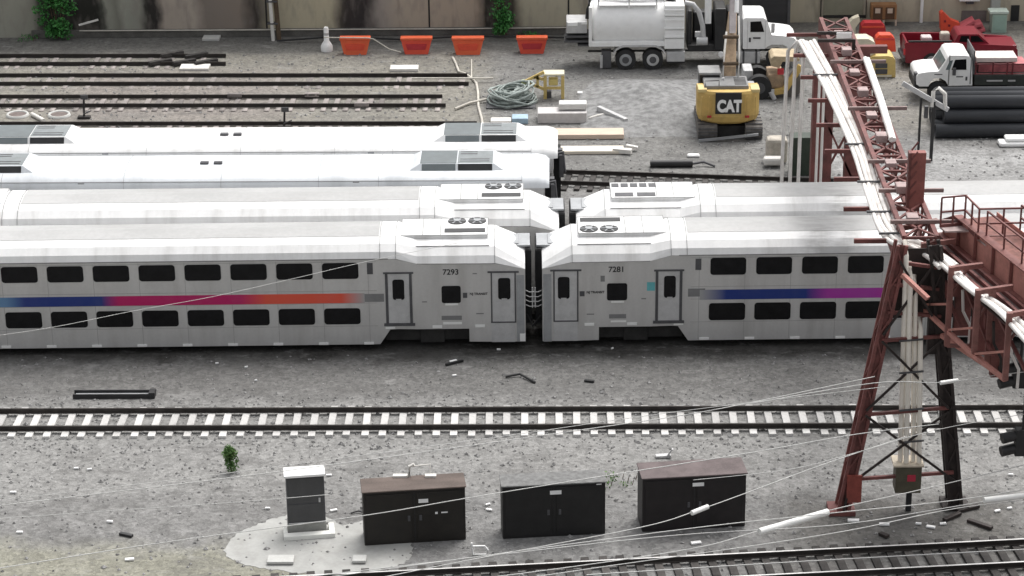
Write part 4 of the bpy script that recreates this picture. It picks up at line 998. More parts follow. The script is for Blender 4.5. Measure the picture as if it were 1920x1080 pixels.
m = MB(); m.pb(Yk, 1619, 88, 1623, 101, .03, .22); m.build('slot', mt_black, t)
m = MB(); m.pb(Yk, 1634, 141, 1672, 145, .06, -.06); m.build('bumper', mt_cream, t)
m = MB(); c = V(1612, 138, Yk); m.cyl((c.x, Yk+.1, .3), (c.x, Yk+.3, .3), .3, n=18); m.build('wheel', mt_rub, t)
def redbar(label, px0, px1, pyt, pyb, mat, Y):
    t = thing('red_barrier', label, 'barrier', (V((px0+px1)/2, pyb, Y).x, Y, max(0, V(px0, pyb, Y).z)))
    m = MB(); m.prism([(V(a, c, Y).x, V(a, c, Y).z) for a, c in ((px0, pyb), (px0+3, pyt+6), (px0+9, pyt), (px1-9, pyt), (px1-2, pyt+7), (px1, pyb))], 1, Y, Y+.6); m.build('body', mat, t, .04)
    m = MB(); m.pb(Y, px0+4, pyt+6, px1-4, pyt+10, .05, -.05); m.build('rib', mt_redb if mat is not mt_redb else mt_orange, t, .01)
redbar('bright orange-red barrier just behind the yellow compressor', 1640, 1680, 66, 97, mt_orange, Yk+1.6)
redbar('crimson barrier with a pale stripe in front of the brown cabinet', 1612, 1662, 43, 72, mt_redb, G(1640, 72).y)
Yx = G(1600, 78).y
m = MB(); m.prism([(V(a, c, Yx).x, V(a, c, Yx).z) for a, c in ((1590, 58), (1590, 46), (1599, 36), (1611, 31), (1613, 40), (1604, 52), (1604, 76), (1597, 76))], 1, Yx, Yx+.5)
single('cream_chute', m, mt_cream, 'bent cream sheet-metal chute standing left of the crimson barrier', 'chute', bev=.02)
Yo = G(1785, 62).y
t = thing('tipped_barrier', 'orange barrier tipped on its end against the wall', 'barrier', (V(1785, 62, Yo).x, Yo, 0))
m = MB(); m.prism([(V(a, c, Yo).x, V(a, c, Yo).z) for a, c in ((1764, 58), (1763, 26), (1768, 22), (1784, 38), (1800, 44), (1796, 56), (1784, 62))], 1, Yo, Yo+.5); m.build('body', mt_orange, t, .04)
m = MB(); m.pb(Yo, 1770, 38, 1774, 42, .05, -.03); m.pb(Yo, 1778, 46, 1782, 50, .05, -.03); m.build('socket', mt_red, t)
m = MB()
for px, py, ax, ay in ((1792, 60, 1845, 52), (1795, 54, 1840, 42), (1800, 50, 1826, 36), (1790, 58, 1840, 60)):
    m.bar(V(px, py, Yo+.4), V(ax, ay, Yo+.4), .9, .16, (0, 0, 1))
single('pink_sheets', m, mt_pink, 'heap of pink-red sheets against the wall above the pickup', 'heap', bev=.02)
# ------------------------------------------------------------------ black pipes
Yp = G(1800, 262).y; rp = .33; xL = V(1768, 240, Yp).x
gp = 'black plastic pipes stacked on the right'
ORD = ['front', 'second from the front', 'middle', 'second from the back', 'rear']
for row, (cnt, rn, od) in enumerate(((5, 'bottom', (0, 1, 2, 3, 4)), (4, 'middle', (0, 1, 3, 4)), (3, 'top', (0, 2, 4)))):
    for i in range(cnt):
        y = Yp+rp+i*2.04*rp+row*1.02*rp; z = rp+row*1.75*rp; x0 = xL+random.uniform(-.35, .3)
        m = MB(); ro = rp; ri = rp*.86; n = 28; L = 12
        ringf = lambda x, r: [Vector((x, y+r*math.cos(2*math.pi*j/n), z+r*math.sin(2*math.pi*j/n))) for j in range(n)]
        m.loft([ringf(x0+.5, ri), ringf(x0, ri), ringf(x0, ro), ringf(x0+L, ro)], True, True, True)
        single('black_pipe', m, mt_blackp, ORD[od[i]]+' black pipe in the '+rn+' row of the stack', 'pipe', gp)
a = G(1874, 277); 
m = MB(); m.box((a.x, a.y, .004), (a.x+4.5, a.y+.7, .22)); m.box((a.x+.3, a.y+.1, .222), (a.x+4.5, a.y+.8, .4)); single('white_bags', m, mt_white, 'row of white bundles on the ground in front of the black pipes', 'bundle', bev=.1)
# black post with a pale arm
bq = G(1745, 302)
t = thing('boom_post', 'black post carrying a slanting pale arm left of the black pipes', 'post', bq)
Yq = bq.y
m = MB(); z = V(1745, 190, Yq).z; m.box((bq.x-.07, Yq-.07, 0), (bq.x+.07, Yq+.07, z)); m.build('post', mt_black, t, .01); m = MB(); q = V(1728, 235, Yq); m.box((q.x-.05, Yq+.5, 0), (q.x+.05, Yq+.6, V(1728, 190, Yq).z)); m.build('post', mt_black, t, .01)
m = MB(); m.bar(V(1692, 156, Yq), V(1778, 206, Yq), .22, .14, (0, 1, 0)); m.build('arm', mt_lgrey, t, .03)
m = MB(); m.tube([V(1748, 200, Yq), V(1750, 172, Yq), V(1760, 165, Yq), V(1772, 176, Yq), V(1772, 204, Yq)], .09, 8); m.build('hoop', mt_pale, t)
m = MB(); m.pb(Yq, 1733, 200, 1741, 222, .2, .2); m.build('bracket', mt_dgrey, t)
m = MB(); p = G(1760, 350); m.bar(p+Vector((-.5, 0, .05)), p+Vector((.7, .1, .05)), .3, .08); single('grey_plank', m, mt_pale, 'short pale plank on the bright ground beside the gantry column', 'plank')

# ------------------------------------------------------------------ yellow frame, scrap, boxes, timber
Yy = G(1038, 186).y
t = thing('small_trailer', 'small yellow steel trailer frame with a pointed drawbar', 'trailer', (V(1030, 186, Yy).x, Yy, 0))
m = MB(); m.pb(Yy, 1019, 139, 1058, 142.5, .75); m.build('top_panel', M('pale_cream_panel', (.72, .66, .48), .5, var=.06), t, .02)
for px in (1019, 1052):
    for dy in (0, .62): m = MB(); q0, q1 = V(px, 143, Yy), V(px+6, 143, Yy); m.box((q0.x, Yy+dy, 0), (q1.x, Yy+dy+.12, q0.z)); m.build('post', mt_yelp, t, .01)
m = MB(); m.pb(Yy, 1025.3, 163, 1051.7, 168, .1, .01); m.build('crossbar', mt_yelp, t, .01)
m = MB(); m.pb(Yy, 1029, 149, 1046, 161, .5, .15); m.build('tank', M('lemon_tank', (.66, .54, .20), .5, var=.08), t, .04)
m = MB(); m.pb(Yy, 1025, 172, 1034, 186, .5, .2); m.build('engine', mt_dgrey, t, .03)
m = MB()
for pa, pb_ in (((1020, 136), (984, 154)), ((1020, 168), (984, 154)), ((1020, 150), (1001, 146)), ((1008, 142), (1008, 164))): m.bar(V(*pa, Yy)+Vector((0, .1, 0)), V(*pb_, Yy)+Vector((0, .1, 0)), .13, .12, (0, 1, 0))
m.build('drawbar', mt_yelp, t)
m = MB(); c = V(984, 155, Yy); m.box((c.x-.15, Yy, c.z-.15), (c.x+.2, Yy+.2, c.z+.1)); m.box((c.x-.05, Yy+.05, 0), (c.x+.05, Yy+.15, c.z)); m.build('coupling', M('lime_paint', (.5, .55, .25), .6, var=.1), t)
m = MB(); ce = G(960, 206); 
for k in range(26):
    a = random.uniform(0, 6.3); rr = random.uniform(.5, 1.15); h = random.uniform(.1, .75); ti = random.uniform(-.35, .35); tj = random.uniform(-.3, .3)
    pts = []
    for j in range(14):
        b = 2*math.pi*j/14; x = rr*math.cos(b)*1.05; y = rr*math.sin(b)*.95
        pts.append((ce.x+x+random.uniform(-.06, .06), ce.y+1.1+y, max(.06, h+x*ti+y*tj*.6+random.uniform(-.05, .05))))
    m.tube(pts, random.uniform(.03, .07), 6, True)
for k in range(14):
    a = random.uniform(0, 6.3); m.bar((ce.x+math.cos(a)*.9, ce.y+1.1+math.sin(a)*.8, random.uniform(.2, .9)), (ce.x-math.cos(a)*.7+random.uniform(-.4, .4), ce.y+1.1-math.sin(a)*.6, random.uniform(.1, .7)), .12, .05)
single('scrap_heap', m, mt_scrap, 'tangled heap of grey-green hose and wire behind the roof pod', 'scrap heap')
m = MB(); m.box((ce.x-1.25, ce.y+.1, .004), (ce.x+1.15, ce.y+2.2, .09)); single('dark_mat', m, mt_dgrey, 'dark sheet on the ground under the tangled scrap heap', 'sheet', bev=.03)
def crate(name, px0, px1, pyt, pyb, dep, mat, label, cat, z0=0.0, Y=None, bev=.03):
    if Y is None: Y = G((px0+px1)/2, pyb).y
    m = MB(); a = V(px0, pyb, Y); b = V(px1, pyt, Y); m.box((a.x, Y, max(z0, a.z)), (b.x, Y+dep, b.z)); return single(name, m, mat, label, cat, None, bev)
Yb = G(1050, 232).y
crate('white_crate', 1008, 1100, 212, 232, 1.0, M('dusty_white_block', (.56, .54, .53), .8, var=.08, dirt=(.4, .36, .35)), 'wide pale block beside the tangled scrap heap', 'block')
crate('white_crate', 1048, 1100, 195, 206, .65, M('pale_grey_block', (.62, .62, .60), .8, var=.06), 'smaller pale block set on the back of the wide pale block', 'block', Y=Yb+.35, z0=V(1050, 212, Yb).z+.004)
crate('tan_timber', 1000, 1170, 252, 262, 1.0, mt_tan, 'long tan timber bundle behind the white train ends', 'timber')
crate('tan_timber', 1050, 1170, 283, 290, .8, M('pale_cream_timber', (.70, .64, .54), .75, var=.08, stretch=(.2, 1, 1)), 'pale cream timber bundle, nearer the train than the tan one', 'timber')
Yt = G(1085, 262).y
m = MB(); p = V(1036, 252, Yt-.03); m.box((p.x-.12, Yt-.02, .02), (p.x+.12, Yt-.005, p.z)); m.box((p.x-.1, Yt-.02, p.z+.008), (p.x+.1, Yt+1.0, p.z+.03)); single('dark_strap', m, mt_stem, 'dark strap round the long tan timber bundle', 'strap')
m = MB(); a, b = G(1122, 203, .25), G(1174, 227, .25); m.bar(a, b, .22, .25); single('steel_beam', m, mt_lgrey, 'grey steel beam lying aslant right of the pale blocks', 'beam', bev=.02)
m = MB(); a, b = G(1150, 281, .15), G(1184, 284, .15); m.bar(a, b, .28, .2); m.bar(a+Vector((.6, .3, .1)), b+Vector((.3, .5, 0)), .2, .12); single('broken_plank', m, mt_pale, 'broken pale plank ends beyond the cream timber bundle', 'plank')
m = MB(); a, b = G(1105, 222, .1), G(1136, 214, .1); m.tube([a, (a+b)/2+Vector((0, -.2, .1)), b], .07, 8); single('curved_pipe', m, mt_pale, 'short curved pale pipe between the blocks and the steel beam', 'pipe')
crate('blue_crate', 960, 990, 222, 233, .7, mt_bluetarp, 'pale blue crate just above the rearmost roof pod', 'crate')
crate('pale_crate', 920, 958, 227, 235, .6, mt_pale, 'low pale crate left of the blue crate', 'crate')
crate('small_white_box', 1083, 1092, 174, 178, .3, mt_white, 'tiny white box on the gravel right of the yellow frame', 'box', bev=.01)
# pale hose and pipe behind the trains
m = MB(); pts = [(849, 108), (855, 120), (860, 134), (872, 138), (885, 147), (893, 156), (896, 172), (897, 200), (903, 222), (906, 240)]
m.tube([G(a, b, .06) for a, b in pts], .065, 7); single('pale_hose', m, mt_rope, 'pale crooked hose snaking from the barriers to the roof pod', 'hose')
m = MB(); m.tube([G(772, 147, .2), G(925, 147, .2)], .05, 7); single('pale_pipe', m, mt_rope, 'thin pale pipe lying across the end of the longest back track', 'pipe')
m = MB(); m.tube([G(853, 204, .1), G(880, 193, .1), G(912, 186, .15)], .06, 7); single('short_hose', m, mt_rope, 'short pale hose leading left from the tangled scrap heap', 'hose')
m = MB(); m.tube([G(884, 112, .05), G(884, 146, .05)], .04, 6); single('thin_stake', m, mt_rope, 'thin pale stake lying beside the crooked hose', 'stake')
# ground rings and switch stand
for px, lab in ((33, 'left ground ring, beside the short white pipe'), (111, 'right ground ring, nearest the switch stand')):
    p = G(px, 217); m = MB(); n = 24
    rg = lambda r, z: [p+Vector((r*math.cos(2*math.pi*j/n), r*math.sin(2*math.pi*j/n), z)) for j in range(n)]
    m.loft([rg(.42, .01), rg(.42, .10), rg(.52, .12), rg(.56, .01)], True, False, True)
    t = thing('ground_ring', lab, 'manhole', p, 0, 'round rings set in the back yard'); m.build('rim', mt_conc, t)
    m = MB(); m.cyl(p+Vector((0, 0, .005)), p+Vector((0, 0, .07)), .415, n=24); m.build('lid', M('brown_iron_lid', (.16, .13, .12), .9, var=.3), t)
m = MB(); m.tube([G(60, 214, .1), G(82, 226, .1)], .1, 8); single('short_white_pipe', m, mt_pale, 'short white pipe lying between the two ground rings', 'pipe')
for px, py, h, lab in ((158, 222, .95, 'dark switch stand beside the right ground ring'), (533, 240, .8, 'thin switch stand by the track nearest the white roofs')):
    p = G(px, py); t = thing('switch_stand', lab, 'switch stand', p)
    m = MB(); m.box(p+Vector((-.3, -.15, 0)), p+Vector((.3, .15, .12))); m.build('base', mt_tied, t, .02)
    m = MB(); m.cyl(p+Vector((0, 0, .12)), p+Vector((.05, 0, h)), .05, n=8); m.build('mast', mt_black, t)
    m = MB(); m.box(p+Vector((-.1, -.03, h)), p+Vector((.25, .03, h+.22))); m.build('target', mt_dgrey, t, .01)
    m = MB(); m.cyl(p+Vector((0, -.1, .25)), p+Vector((.4, -.2, .45)), .03, n=6); m.build('lever', mt_dgrey, t)
for px, py, lab in ((440, 178, 'rusty joint clamp on the back track left of centre'), (678, 195, 'rusty joint clamp low on the pinkish back track'), (585, 177, 'pale joint clamp on the pinkish back track')):
    p = G(px, py, .2); m = MB(); m.box(p+Vector((-.35, -.12, -.1)), p+Vector((.35, .12, .08))); m.cyl(p+Vector((-.2, -.16, 0)), p+Vector((-.2, .16, 0)), .05, n=8); m.cyl(p+Vector((.2, -.16, 0)), p+Vector((.2, .16, 0)), .05, n=8)
    single('rail_clamp', m, mt_tiew, lab, 'clamp', 'joint clamps on the back tracks', .01)
p = G(1265, 313); t = thing('black_tool_roll', 'long black bundle lying beside the dark track', 'bundle', p)
m = MB(); m.cyl(p+Vector((-1.1, 0, .16)), p+Vector((.8, 0, .16)), .17, n=12); m.build('roll', mt_black, t)
m = MB(); m.tube([p+Vector((.8, 0, .15)), p+Vector((1.3, .1, .2)), p+Vector((1.8, -.1, .06))], .06, 7); m.build('tail', mt_dgrey, t)
m = MB(); p = G(1300, 294); m.box(p+Vector((-.28, -.15, 0)), p+Vector((.28, .15, .13))); single('white_bag', m, mt_white, 'small white bag on the dark gravel below the excavator', 'bag', bev=.06)
# gravel heap behind
hp = MB(); nx_, ny_ = 44, 34; x0, x1 = 1.2, 8.5; y0, y1 = 107, 116.5
vs = []
for j in range(ny_):
    for i in range(nx_):
        u, v = i/(nx_-1), j/(ny_-1)
        e = max(0, math.sin(math.pi*u))**.8*max(0, math.sin(math.pi*v))**.8
        vs.append((x0+(x1-x0)*u, y0+(y1-y0)*v, -.03+.42*e*(1+.35*math.sin(u*9+v*5)+.3*math.sin(v*13-u*4))+random.uniform(0, .07)*e))
hp.add(vs, [(j*nx_+i, j*nx_+i+1, (j+1)*nx_+i+1, (j+1)*nx_+i) for j in range(ny_-1) for i in range(nx_-1)], True)
o = hp.build('gravel_mound', mt_heap); o['kind'] = 'structure'
# sack and green container near the gantry's far foot
crate('rubble_sack', 1437, 1478, 262, 308, .8, mt_bag, 'big beige rubble sack beside the dark green bin', 'sack', bev=.16)
crate('rubble_pile', 1432, 1470, 297, 312, .5, mt_pale, 'spilled pale rubble at the foot of the beige sack', 'rubble', Y=G(1450, 312).y-.3, bev=.12)
crate('green_bin', 1481, 1536, 258, 330, .8, mt_green, 'tall dark green bin behind the vertical white conduits', 'bin')

# ------------------------------------------------------------------ signal gantry
def Q(px, py, z): return G(px, py, z)
ZB = 9.0
T0 = Vector((10.87, 69.6, 0))
tg = thing('signal_gantry', 'maroon steel signal bridge spanning the tracks with braced legs', 'signal gantry', (10.9, 69.5, 0))
# near tower
fl, fr_ = G(1578, 958), G(1790, 948)
tl, tr = V(1690, 455, fl.y+.35), V(1752, 455, fl.y+.35)
def laced_leg(a, b, wd, mat, name, wd2=None):
    a, b = Vector(a), Vector(b); m = MB(); wd2 = wd2 or wd
    for s in (-1, 1):
        for y in (-.26, .26): m.bar(a+Vector((s*wd/2, y, 0)), b+Vector((s*wd2/2, y, 0)), .10, .10)
    m.bar(a+Vector((0, -.2, 0)), b+Vector((0, -.2, 0)), wd*.72, .02, (0, 1, 0))
    k = 12
    for i in range(k):
        p0 = a.lerp(b, i/k); p1 = a.lerp(b, (i+1)/k); s = 1 if i % 2 else -1
        m.bar(p0+Vector((s*wd/2, -.30, 0)), p1+Vector((-s*wd/2, -.30, 0)), .05, .02, (0, 1, 0))
        m.bar(p0+Vector((wd/2, -.26*s, 0)), p1+Vector((wd/2, .26*s, 0)), .05, .02, (1, 0, 0))
        m.bar(p0+Vector((-wd/2, -.26*s, 0)), p1+Vector((-wd/2, .26*s, 0)), .05, .02, (1, 0, 0))
    return m.build(name, mat, tg)
laced_leg(fl, tl, .33, M('leg_oxide_paint', (.18, .062, .055), .65, var=.35, dirt=(.07, .035, .03), dirt_amt=.6, scale=2), 'leg', .26); laced_leg(fr_, tr, .38, mt_marood, 'leg', .32)  # right leg: its shaded look is put into the near-black colour
def onleg(side, t): return (fl.lerp(tl, t) if side == 0 else fr_.lerp(tr, t))+Vector((0, -.33, 0))
for a, b in ((.14, .15), (.385, .40), (.66, .67)): m = MB(); m.bar(onleg(0, a), onleg(1, b), .10, .10); m.build('cross_strut', mt_maroon, tg)
for (sa, a), (sb, b) in (((0, .12), (1, .385)), ((1, .12), (0, .385)), ((0, .40), (1, .66)), ((1, .40), (0, .66)), ((0, .68), (1, .95)), ((1, .68), (0, .95)), ((0, .02), (0, .15))):
    p, q = onleg(sa, a), onleg(sb, b); m = MB(); m.bar(p+Vector((0, -.06*sa, 0)), q+Vector((0, -.06*sa, 0)), .075, .05, (0, 1, 0)); m.build('diagonal_brace', mt_marood, tg)
for f_, mm in ((fl, mt_maroon), (fr_, mt_marood)):
    m = MB(); m.box(f_+Vector((-.45, -.4, 0)), f_+Vector((.4, .4, .16))); m.build('foot_plate', mm, tg, .02)
m = MB(); p = onleg(0, .14); m.box(p+Vector((-.12, -.05, -.8)), p+Vector((.35, .02, .15)));  m.build('gusset', M('bright_oxide_red', (.26, .06, .045), .6, var=.25), tg)
# bridge from the near tower to the far tower (perpendicular to the tracks)
ya, yb = 70.3, 95.2; xw = .50; zt, zl = 9.0, 7.7
def bx(y): return 11.36
m = MB()
for s in (-1, 1):
    for z in (zt, zl): m.bar((bx(ya)+s*xw, ya, z), (bx(yb)+s*xw, yb, z), .14, .14)
m.build('bridge_chord', mt_maroon, tg)
m = MB(); m.box((bx(0)-xw-.085, 79, zl+.05), (bx(0)-xw-.075, yb, zt-.05)); m.build('bridge_side_plate', mt_maroon, tg)
m = MB(); kk = 16
for i in range(kk):
    y0, y1 = ya+(yb-ya)*i/kk, ya+(yb-ya)*(i+1)/kk; s = 1 if i % 2 else -1
    m.bar((bx(y0)+s*xw, y0, zt+.03), (bx(y1)-s*xw, y1, zt+.03), .08, .05); m.bar((bx(y0)-s*xw, y0, zt+.03), (bx(y1)+s*xw, y1, zt+.03), .08, .05)
    for e in (-1, 1):
        m.bar((bx(y0)+e*xw, y0, zt if s > 0 else zl), (bx(y1)+e*xw, y1, zl if s > 0 else zt), .08, .05)
        m.bar((bx(y0)+e*xw, y0, zl), (bx(y0)+e*xw, y0, zt), .07, .07)
    m.bar((bx(y0)-xw, y0, zt), (bx(y0)+xw, y0, zt), .08, .08)
m.build('bridge_lattice', mt_maroon, tg)
for i in range(9):
    y = ya+1.5+i*2.6; m = MB(); m.box((bx(y)-.25, y-.3, zt+.06), (bx(y)+.12, y+.2, zt+.22+.1*(i % 2)))
    m.build('bridge_fitting', M('dusty_pink_grey', (.36, .27, .26), .7, var=.25), tg, .03)
# brackets carrying the conduit run on the left
for i in range(9):
    y = ya+.8+i*2.9; m = MB(); m.bar((bx(y)-1.95, y, zt-.40), (bx(y)+.5, y, zt-.40), .10, .14); m.build('conduit_bracket', mt_maroon, tg)
for i in (0, 1, 2, 4, 6):
    y = ya+.8+i*2.9; m = MB(); m.bar((bx(y)-.8, y+.3, zt+.12), (bx(y)+1.3, y+.3, zt+.12), .1, .12); m.build('cross_arm', M('grey_maroon_arm', (.24, .17, .16), .6, var=.2), tg)
# far tower
ftx = V(1543, 300, 95.3).x
for dx in (-.1, 1.3):
    m = MB(); m.box((ftx+dx-.42, 95.0, 0), (ftx+dx+.42, 95.25, 7.6)); m.box((ftx+dx-.42, 95.25, 0), (ftx+dx-.36, 95.6, 7.6)); m.box((ftx+dx+.36, 95.25, 0), (ftx+dx+.42, 95.6, 7.6)); m.build('leg', mt_maroon, tg)
m = MB(); m.bar((ftx-.1, 95.1, 2), (ftx+1.3, 95.1, 5), .1, .08); m.build('diagonal_brace', mt_maroon, tg); m = MB(); m.bar((ftx+1.3, 95.05, 2), (ftx-.1, 95.05, 5), .1, .08); m.build('diagonal_brace', mt_maroon, tg); m = MB(); m.bar((ftx-1.0, 95.1, 7.75), (ftx+2.4, 95.1, 7.75), .3, .3); m.build('cap_beam', mt_maroon, tg)
# portal frames at the far end of the bridge
for px0, px1, py in ((1532, 1598, 62), (1533, 1604, 76)):
    a, b = G(px0, py, 9.4), G(px1, py, 9.4); m = MB(); m.bar(a, b, .1, .12); m.build('end_frame', mt_marood, tg)
a, b = G(1601, 76, 9.4), G(1601, 62, 9.4); m = MB(); m.bar(Vector((a.x, a.y, 7.9)), a, .12, .12); m.build('end_frame', mt_marood, tg); m = MB(); p = G(1582, 72, 9.5); m.box(p+Vector((-.28, 0, 0)), p+Vector((.3, .05, .22))); m.build('end_plate', mt_white, tg)
# upright column on the bridge, near the tower
pc = G(1719, 384, 9.0)
m = MB(); hz = V(1719, 287, pc.y).z; m.box((pc.x-.25, pc.y, 8.9), (pc.x+.22, pc.y+.3, hz)); m.build('column', M('column_oxide_paint', (.26, .09, .075), .65, var=.2), tg, .01)
m = MB()
for i in range(6): z = 9.2+i*.33; m.bar((pc.x-.26, pc.y-.02, z), (pc.x-.06, pc.y-.02, z+.28), .05, .03, (0, 1, 0))
m.box((pc.x-.33, pc.y-.012, 8.9), (pc.x-.251, pc.y+.3, hz)); m.build('column_lacing', mt_maroon, tg)
# second bridge, slanting out of the frame on the right, with walkway
B0 = G(1762, 432, 8.3); B1 = G(1920, 562, 8.3); bd = (B1-B0).normalized(); B2 = B0+bd*14; bn = Vector((bd.y, -bd.x, 0))
if bn.x > 0: bn = -bn           # bn points left (towards the conduits)
UP = Vector((0, 0, 1))
Bs = B0+bd*.2
Bt = B0+bd*1.3; m = MB(); m.loft([[Bs+UP*0, Bs+UP*.4, Bs+UP*.4-bn*.03, Bs-bn*.03], [Bt, Bt+UP*.95, Bt+UP*.95-bn*.03, Bt-bn*.03], [B2, B2+UP*.95, B2+UP*.95-bn*.03, B2-bn*.03]]); pg_ = m.build('plate_girder', mt_maroonl, tg)
m = MB(); m.bar(Bs+UP*.0+bn*.06, B2+UP*.0+bn*.06, .22, .04); m.bar(Bt+UP*.97+bn*.02, B2+UP*.97+bn*.02, .28, .04); m.bar(Bs+UP*.42+bn*.02, Bt+UP*.97+bn*.02, .28, .04)
for i in range(1, 11): p = B0+bd*(.2+i*1.25); m.bar(p+bn*.05+UP*.03, p+bn*.05+UP*.94, .08, .10)
m.build('flange', M('mid_oxide_paint', (.21, .08, .068), .65, var=.2), pg_)
m = MB(); m.loft([[Bt+UP*0-bn*1.3, Bt+UP*.95-bn*1.3, Bt+UP*.95-bn*1.33, Bt-bn*1.33], [B2-bn*1.3, B2+UP*.95-bn*1.3, B2+UP*.95-bn*1.33, B2-bn*1.33]]); m.build('plate_girder', mt_maroonl, tg)
m = MB(); m.loft([[Bt+UP*.80-bn*.04, Bt+UP*.83-bn*.04, Bt+UP*.83-bn*1.29, Bt+UP*.80-bn*1.29], [B2+UP*.80-bn*.04, B2+UP*.83-bn*.04, B2+UP*.83-bn*1.29, B2+UP*.80-bn*1.29]]); m.build('walkway_deck', M('rusty_grating', (.20, .085, .07), .8, var=.35, scale=6), tg)
for e in (0, 1.3):
    p = B0+bd*12.6-bn*e; m = MB(); m.bar(Vector((p.x, p.y, 0)), p, .4, .35); m.build('leg', mt_maroon, tg)
def railing(off, s0, s1, name='handrail'):
    m = MB(); k = int((s1-s0)/1.1)
    for i in range(k+1): p = B0+bd*(s0+i*(s1-s0)/k)-bn*off+UP*.97; m.bar(p, p+UP*.8, .05, .05)
    for z in (.4, .8): m.bar(B0+bd*s0-bn*off+UP*(.97+z), B0+bd*s1-bn*off+UP*(.97+z), .05, .05)
    m.build(name, mt_maroon, tg)
railing(1.28, 3.0, 13); railing(.06, 3.2, 13)
# side platform with its own rail at the back of the walkway
pf = [G(1763, 426, 9.05), G(1808, 422, 9.05), G(1833, 448, 9.05), G(1925, 446, 9.05)]; pf.append(pf[-1]+Vector((2.2, -.4, 0)))
m = MB()
for p, q in zip(pf[:-1], pf[1:]):
    for z in (.5, .98): m.bar(p+UP*z, q+UP*z, .05, .05)
    m.bar(p+UP*.04, q+UP*.04, .06, .12)
    for f in (0, .5): r = p.lerp(q, f); m.bar(r, r+UP*.98, .055, .055)
m.build('platform_rail', mt_maroon, tg)
m = MB(); ed = [pf[0]+Vector((.1, -.35, 0)), pf[1]+Vector((.1, -.5, 0)), pf[2]+Vector((.15, -.5, 0)), pf[3]+Vector((0, -.6, 0)), pf[4]+Vector((0, -.6, 0))]
for (p, q), (e, f) in zip(zip(pf[:-1], pf[1:]), zip(ed[:-1], ed[1:])): m.add([p, q, f, e, p-UP*.05, q-UP*.05, f-UP*.05, e-UP*.05], [(0, 1, 2, 3), (7, 6, 5, 4), (0, 4, 5, 1), (3, 2, 6, 7)])
m.build('platform_deck', M('pale_pink_grating', (.50, .40, .38), .8, var=.15, scale=6), tg)
# inverted-U hangers along the left of the second bridge
HK = [(1690, 428, 1757, 414, 520), (1732, 459, 1790, 451, 645), (1784, 504, 1842, 497, 648), (1834, 547, 1898, 538, 662), (1893, 590, 1955, 580, 712)]
for i, (x0, y0, x1, y1, yv) in enumerate(HK):
    p = Q(x0, y0, 8.75); q = Q(x1, y1, 8.75); m = MB(); zbm = V(x0, yv, p.y).z
    m.bar(p, q, .13, .15); m.bar(p+Vector((0, 0, .07)), Vector((p.x, p.y, zbm)), .16, .16)
    if i in (3,): r = p.lerp(q, .42); m.bar(r, Vector((r.x, r.y, zbm-.5)), .2, .14)
    if i in (2, 3): m.bar(Vector((p.x, p.y, zbm)), Vector((p.x+.9, p.y, zbm)), .1, .1)
    m.bar(p+(q-p)*.55, Vector((p.x+.02, p.y, p.z-.9)), .06, .06)
    m.build('hanger', M('hanger_oxide_paint', (.22, .095, .082), .65, var=.25), tg)
tp = [Q(1728, 470, 8.3), Q(1800, 532, 8.3), Q(1860, 585, 8.3), Q(1950, 665, 8.3)]; tq = [Q(1775, 440, 8.3), Q(1830, 488, 8.3), Q(1885, 535, 8.3), Q(1970, 605, 8.3)]
m = MB(); m.loft([[a, b, b-UP*.05, a-UP*.05] for a, b in zip(tp, tq)]); m.build('cable_tray', M('dark_maroon_tray', (.05, .022, .02), .7, var=.3), tg)
m = MB()
for f in (.25, .5, .75):
    for a, b in zip([x.lerp(y, f) for x, y in zip(tp, tq)][:-1], [x.lerp(y, f) for x, y in zip(tp, tq)][1:]): m.bar(a+UP*.06, b+UP*.06, .1, .12)
m.build('tray_rib', mt_maroon, tg)
for a, b in ((tp[0], tp[1]), (tp[1], tp[2]), (tp[2], tp[3])):
    m = MB(); m.bar(a-UP*.06+Vector((.15, .1, 0)), b-UP*1.5+Vector((.15, .1, 0)), .09, .09); m.build('tray_brace', mt_maroon, tg)
p, q = onleg(0, .72), onleg(0, .97); x1 = onleg(1, .8).x
m = MB(); m.box((p.x+.35, p.y+.62, p.z), (x1-.25, p.y+.66, q.z)); m.build('tower_plate', mt_marood, tg)
for f in (.76, .86, .94): a, b = onleg(0, f), onleg(1, f-.02); m = MB(); m.bar(a+Vector((0, .1, 0)), b+Vector((0, .1, 0)), .12, .1); m.build('cross_strut', mt_maroon, tg)
a, b = Q(1692, 515, 8.2), Q(1740, 560, 7.7); m = MB(); m.bar(a, b, .14, .12); m.build('diagonal_brace', mt_maroonl, tg)
m = MB()
for (i, j) in ((1, 2), (2, 3), (3, 4)):
    p = Q(HK[i][0], HK[i][1], 8.75); q = Q(HK[j][0], HK[j][1], 8.75)
    m.bar(Vector((p.x, p.y, 6.7)), Vector((q.x, q.y, 6.7)), .12, .12); m.bar(Vector((p.x, p.y, 6.75)), Vector((q.x, q.y, 7.6)), .07, .07)
p, q = Q(1768, 628, 6.2), Q(1864, 692, 5.9); m.bar(p, q, .22, .14); m.build('lower_chord', mt_maroonl, tg)
pts_ = [(1797, 525, 1812, 600), (1830, 560, 1850, 640), (1868, 600, 1885, 690)]
for x0, y0, x1, y1 in pts_:
    p = Q(x0, y0, 8.0)+Vector((.25, .3, 0)); hh = .8
    m = MB(); m.box(p+Vector((-.25, 0, -2.0)), p+Vector((.25, .3, 0))); m.build('relay_box', mt_maroon, tg, .02)
m = MB(); p = Q(1762, 520, 8.0); m.bar(p+Vector((0, .2, .3)), p+Vector((0, .2, -2.6)), .5, .3); m.build('dark_panel', mt_marood, tg)
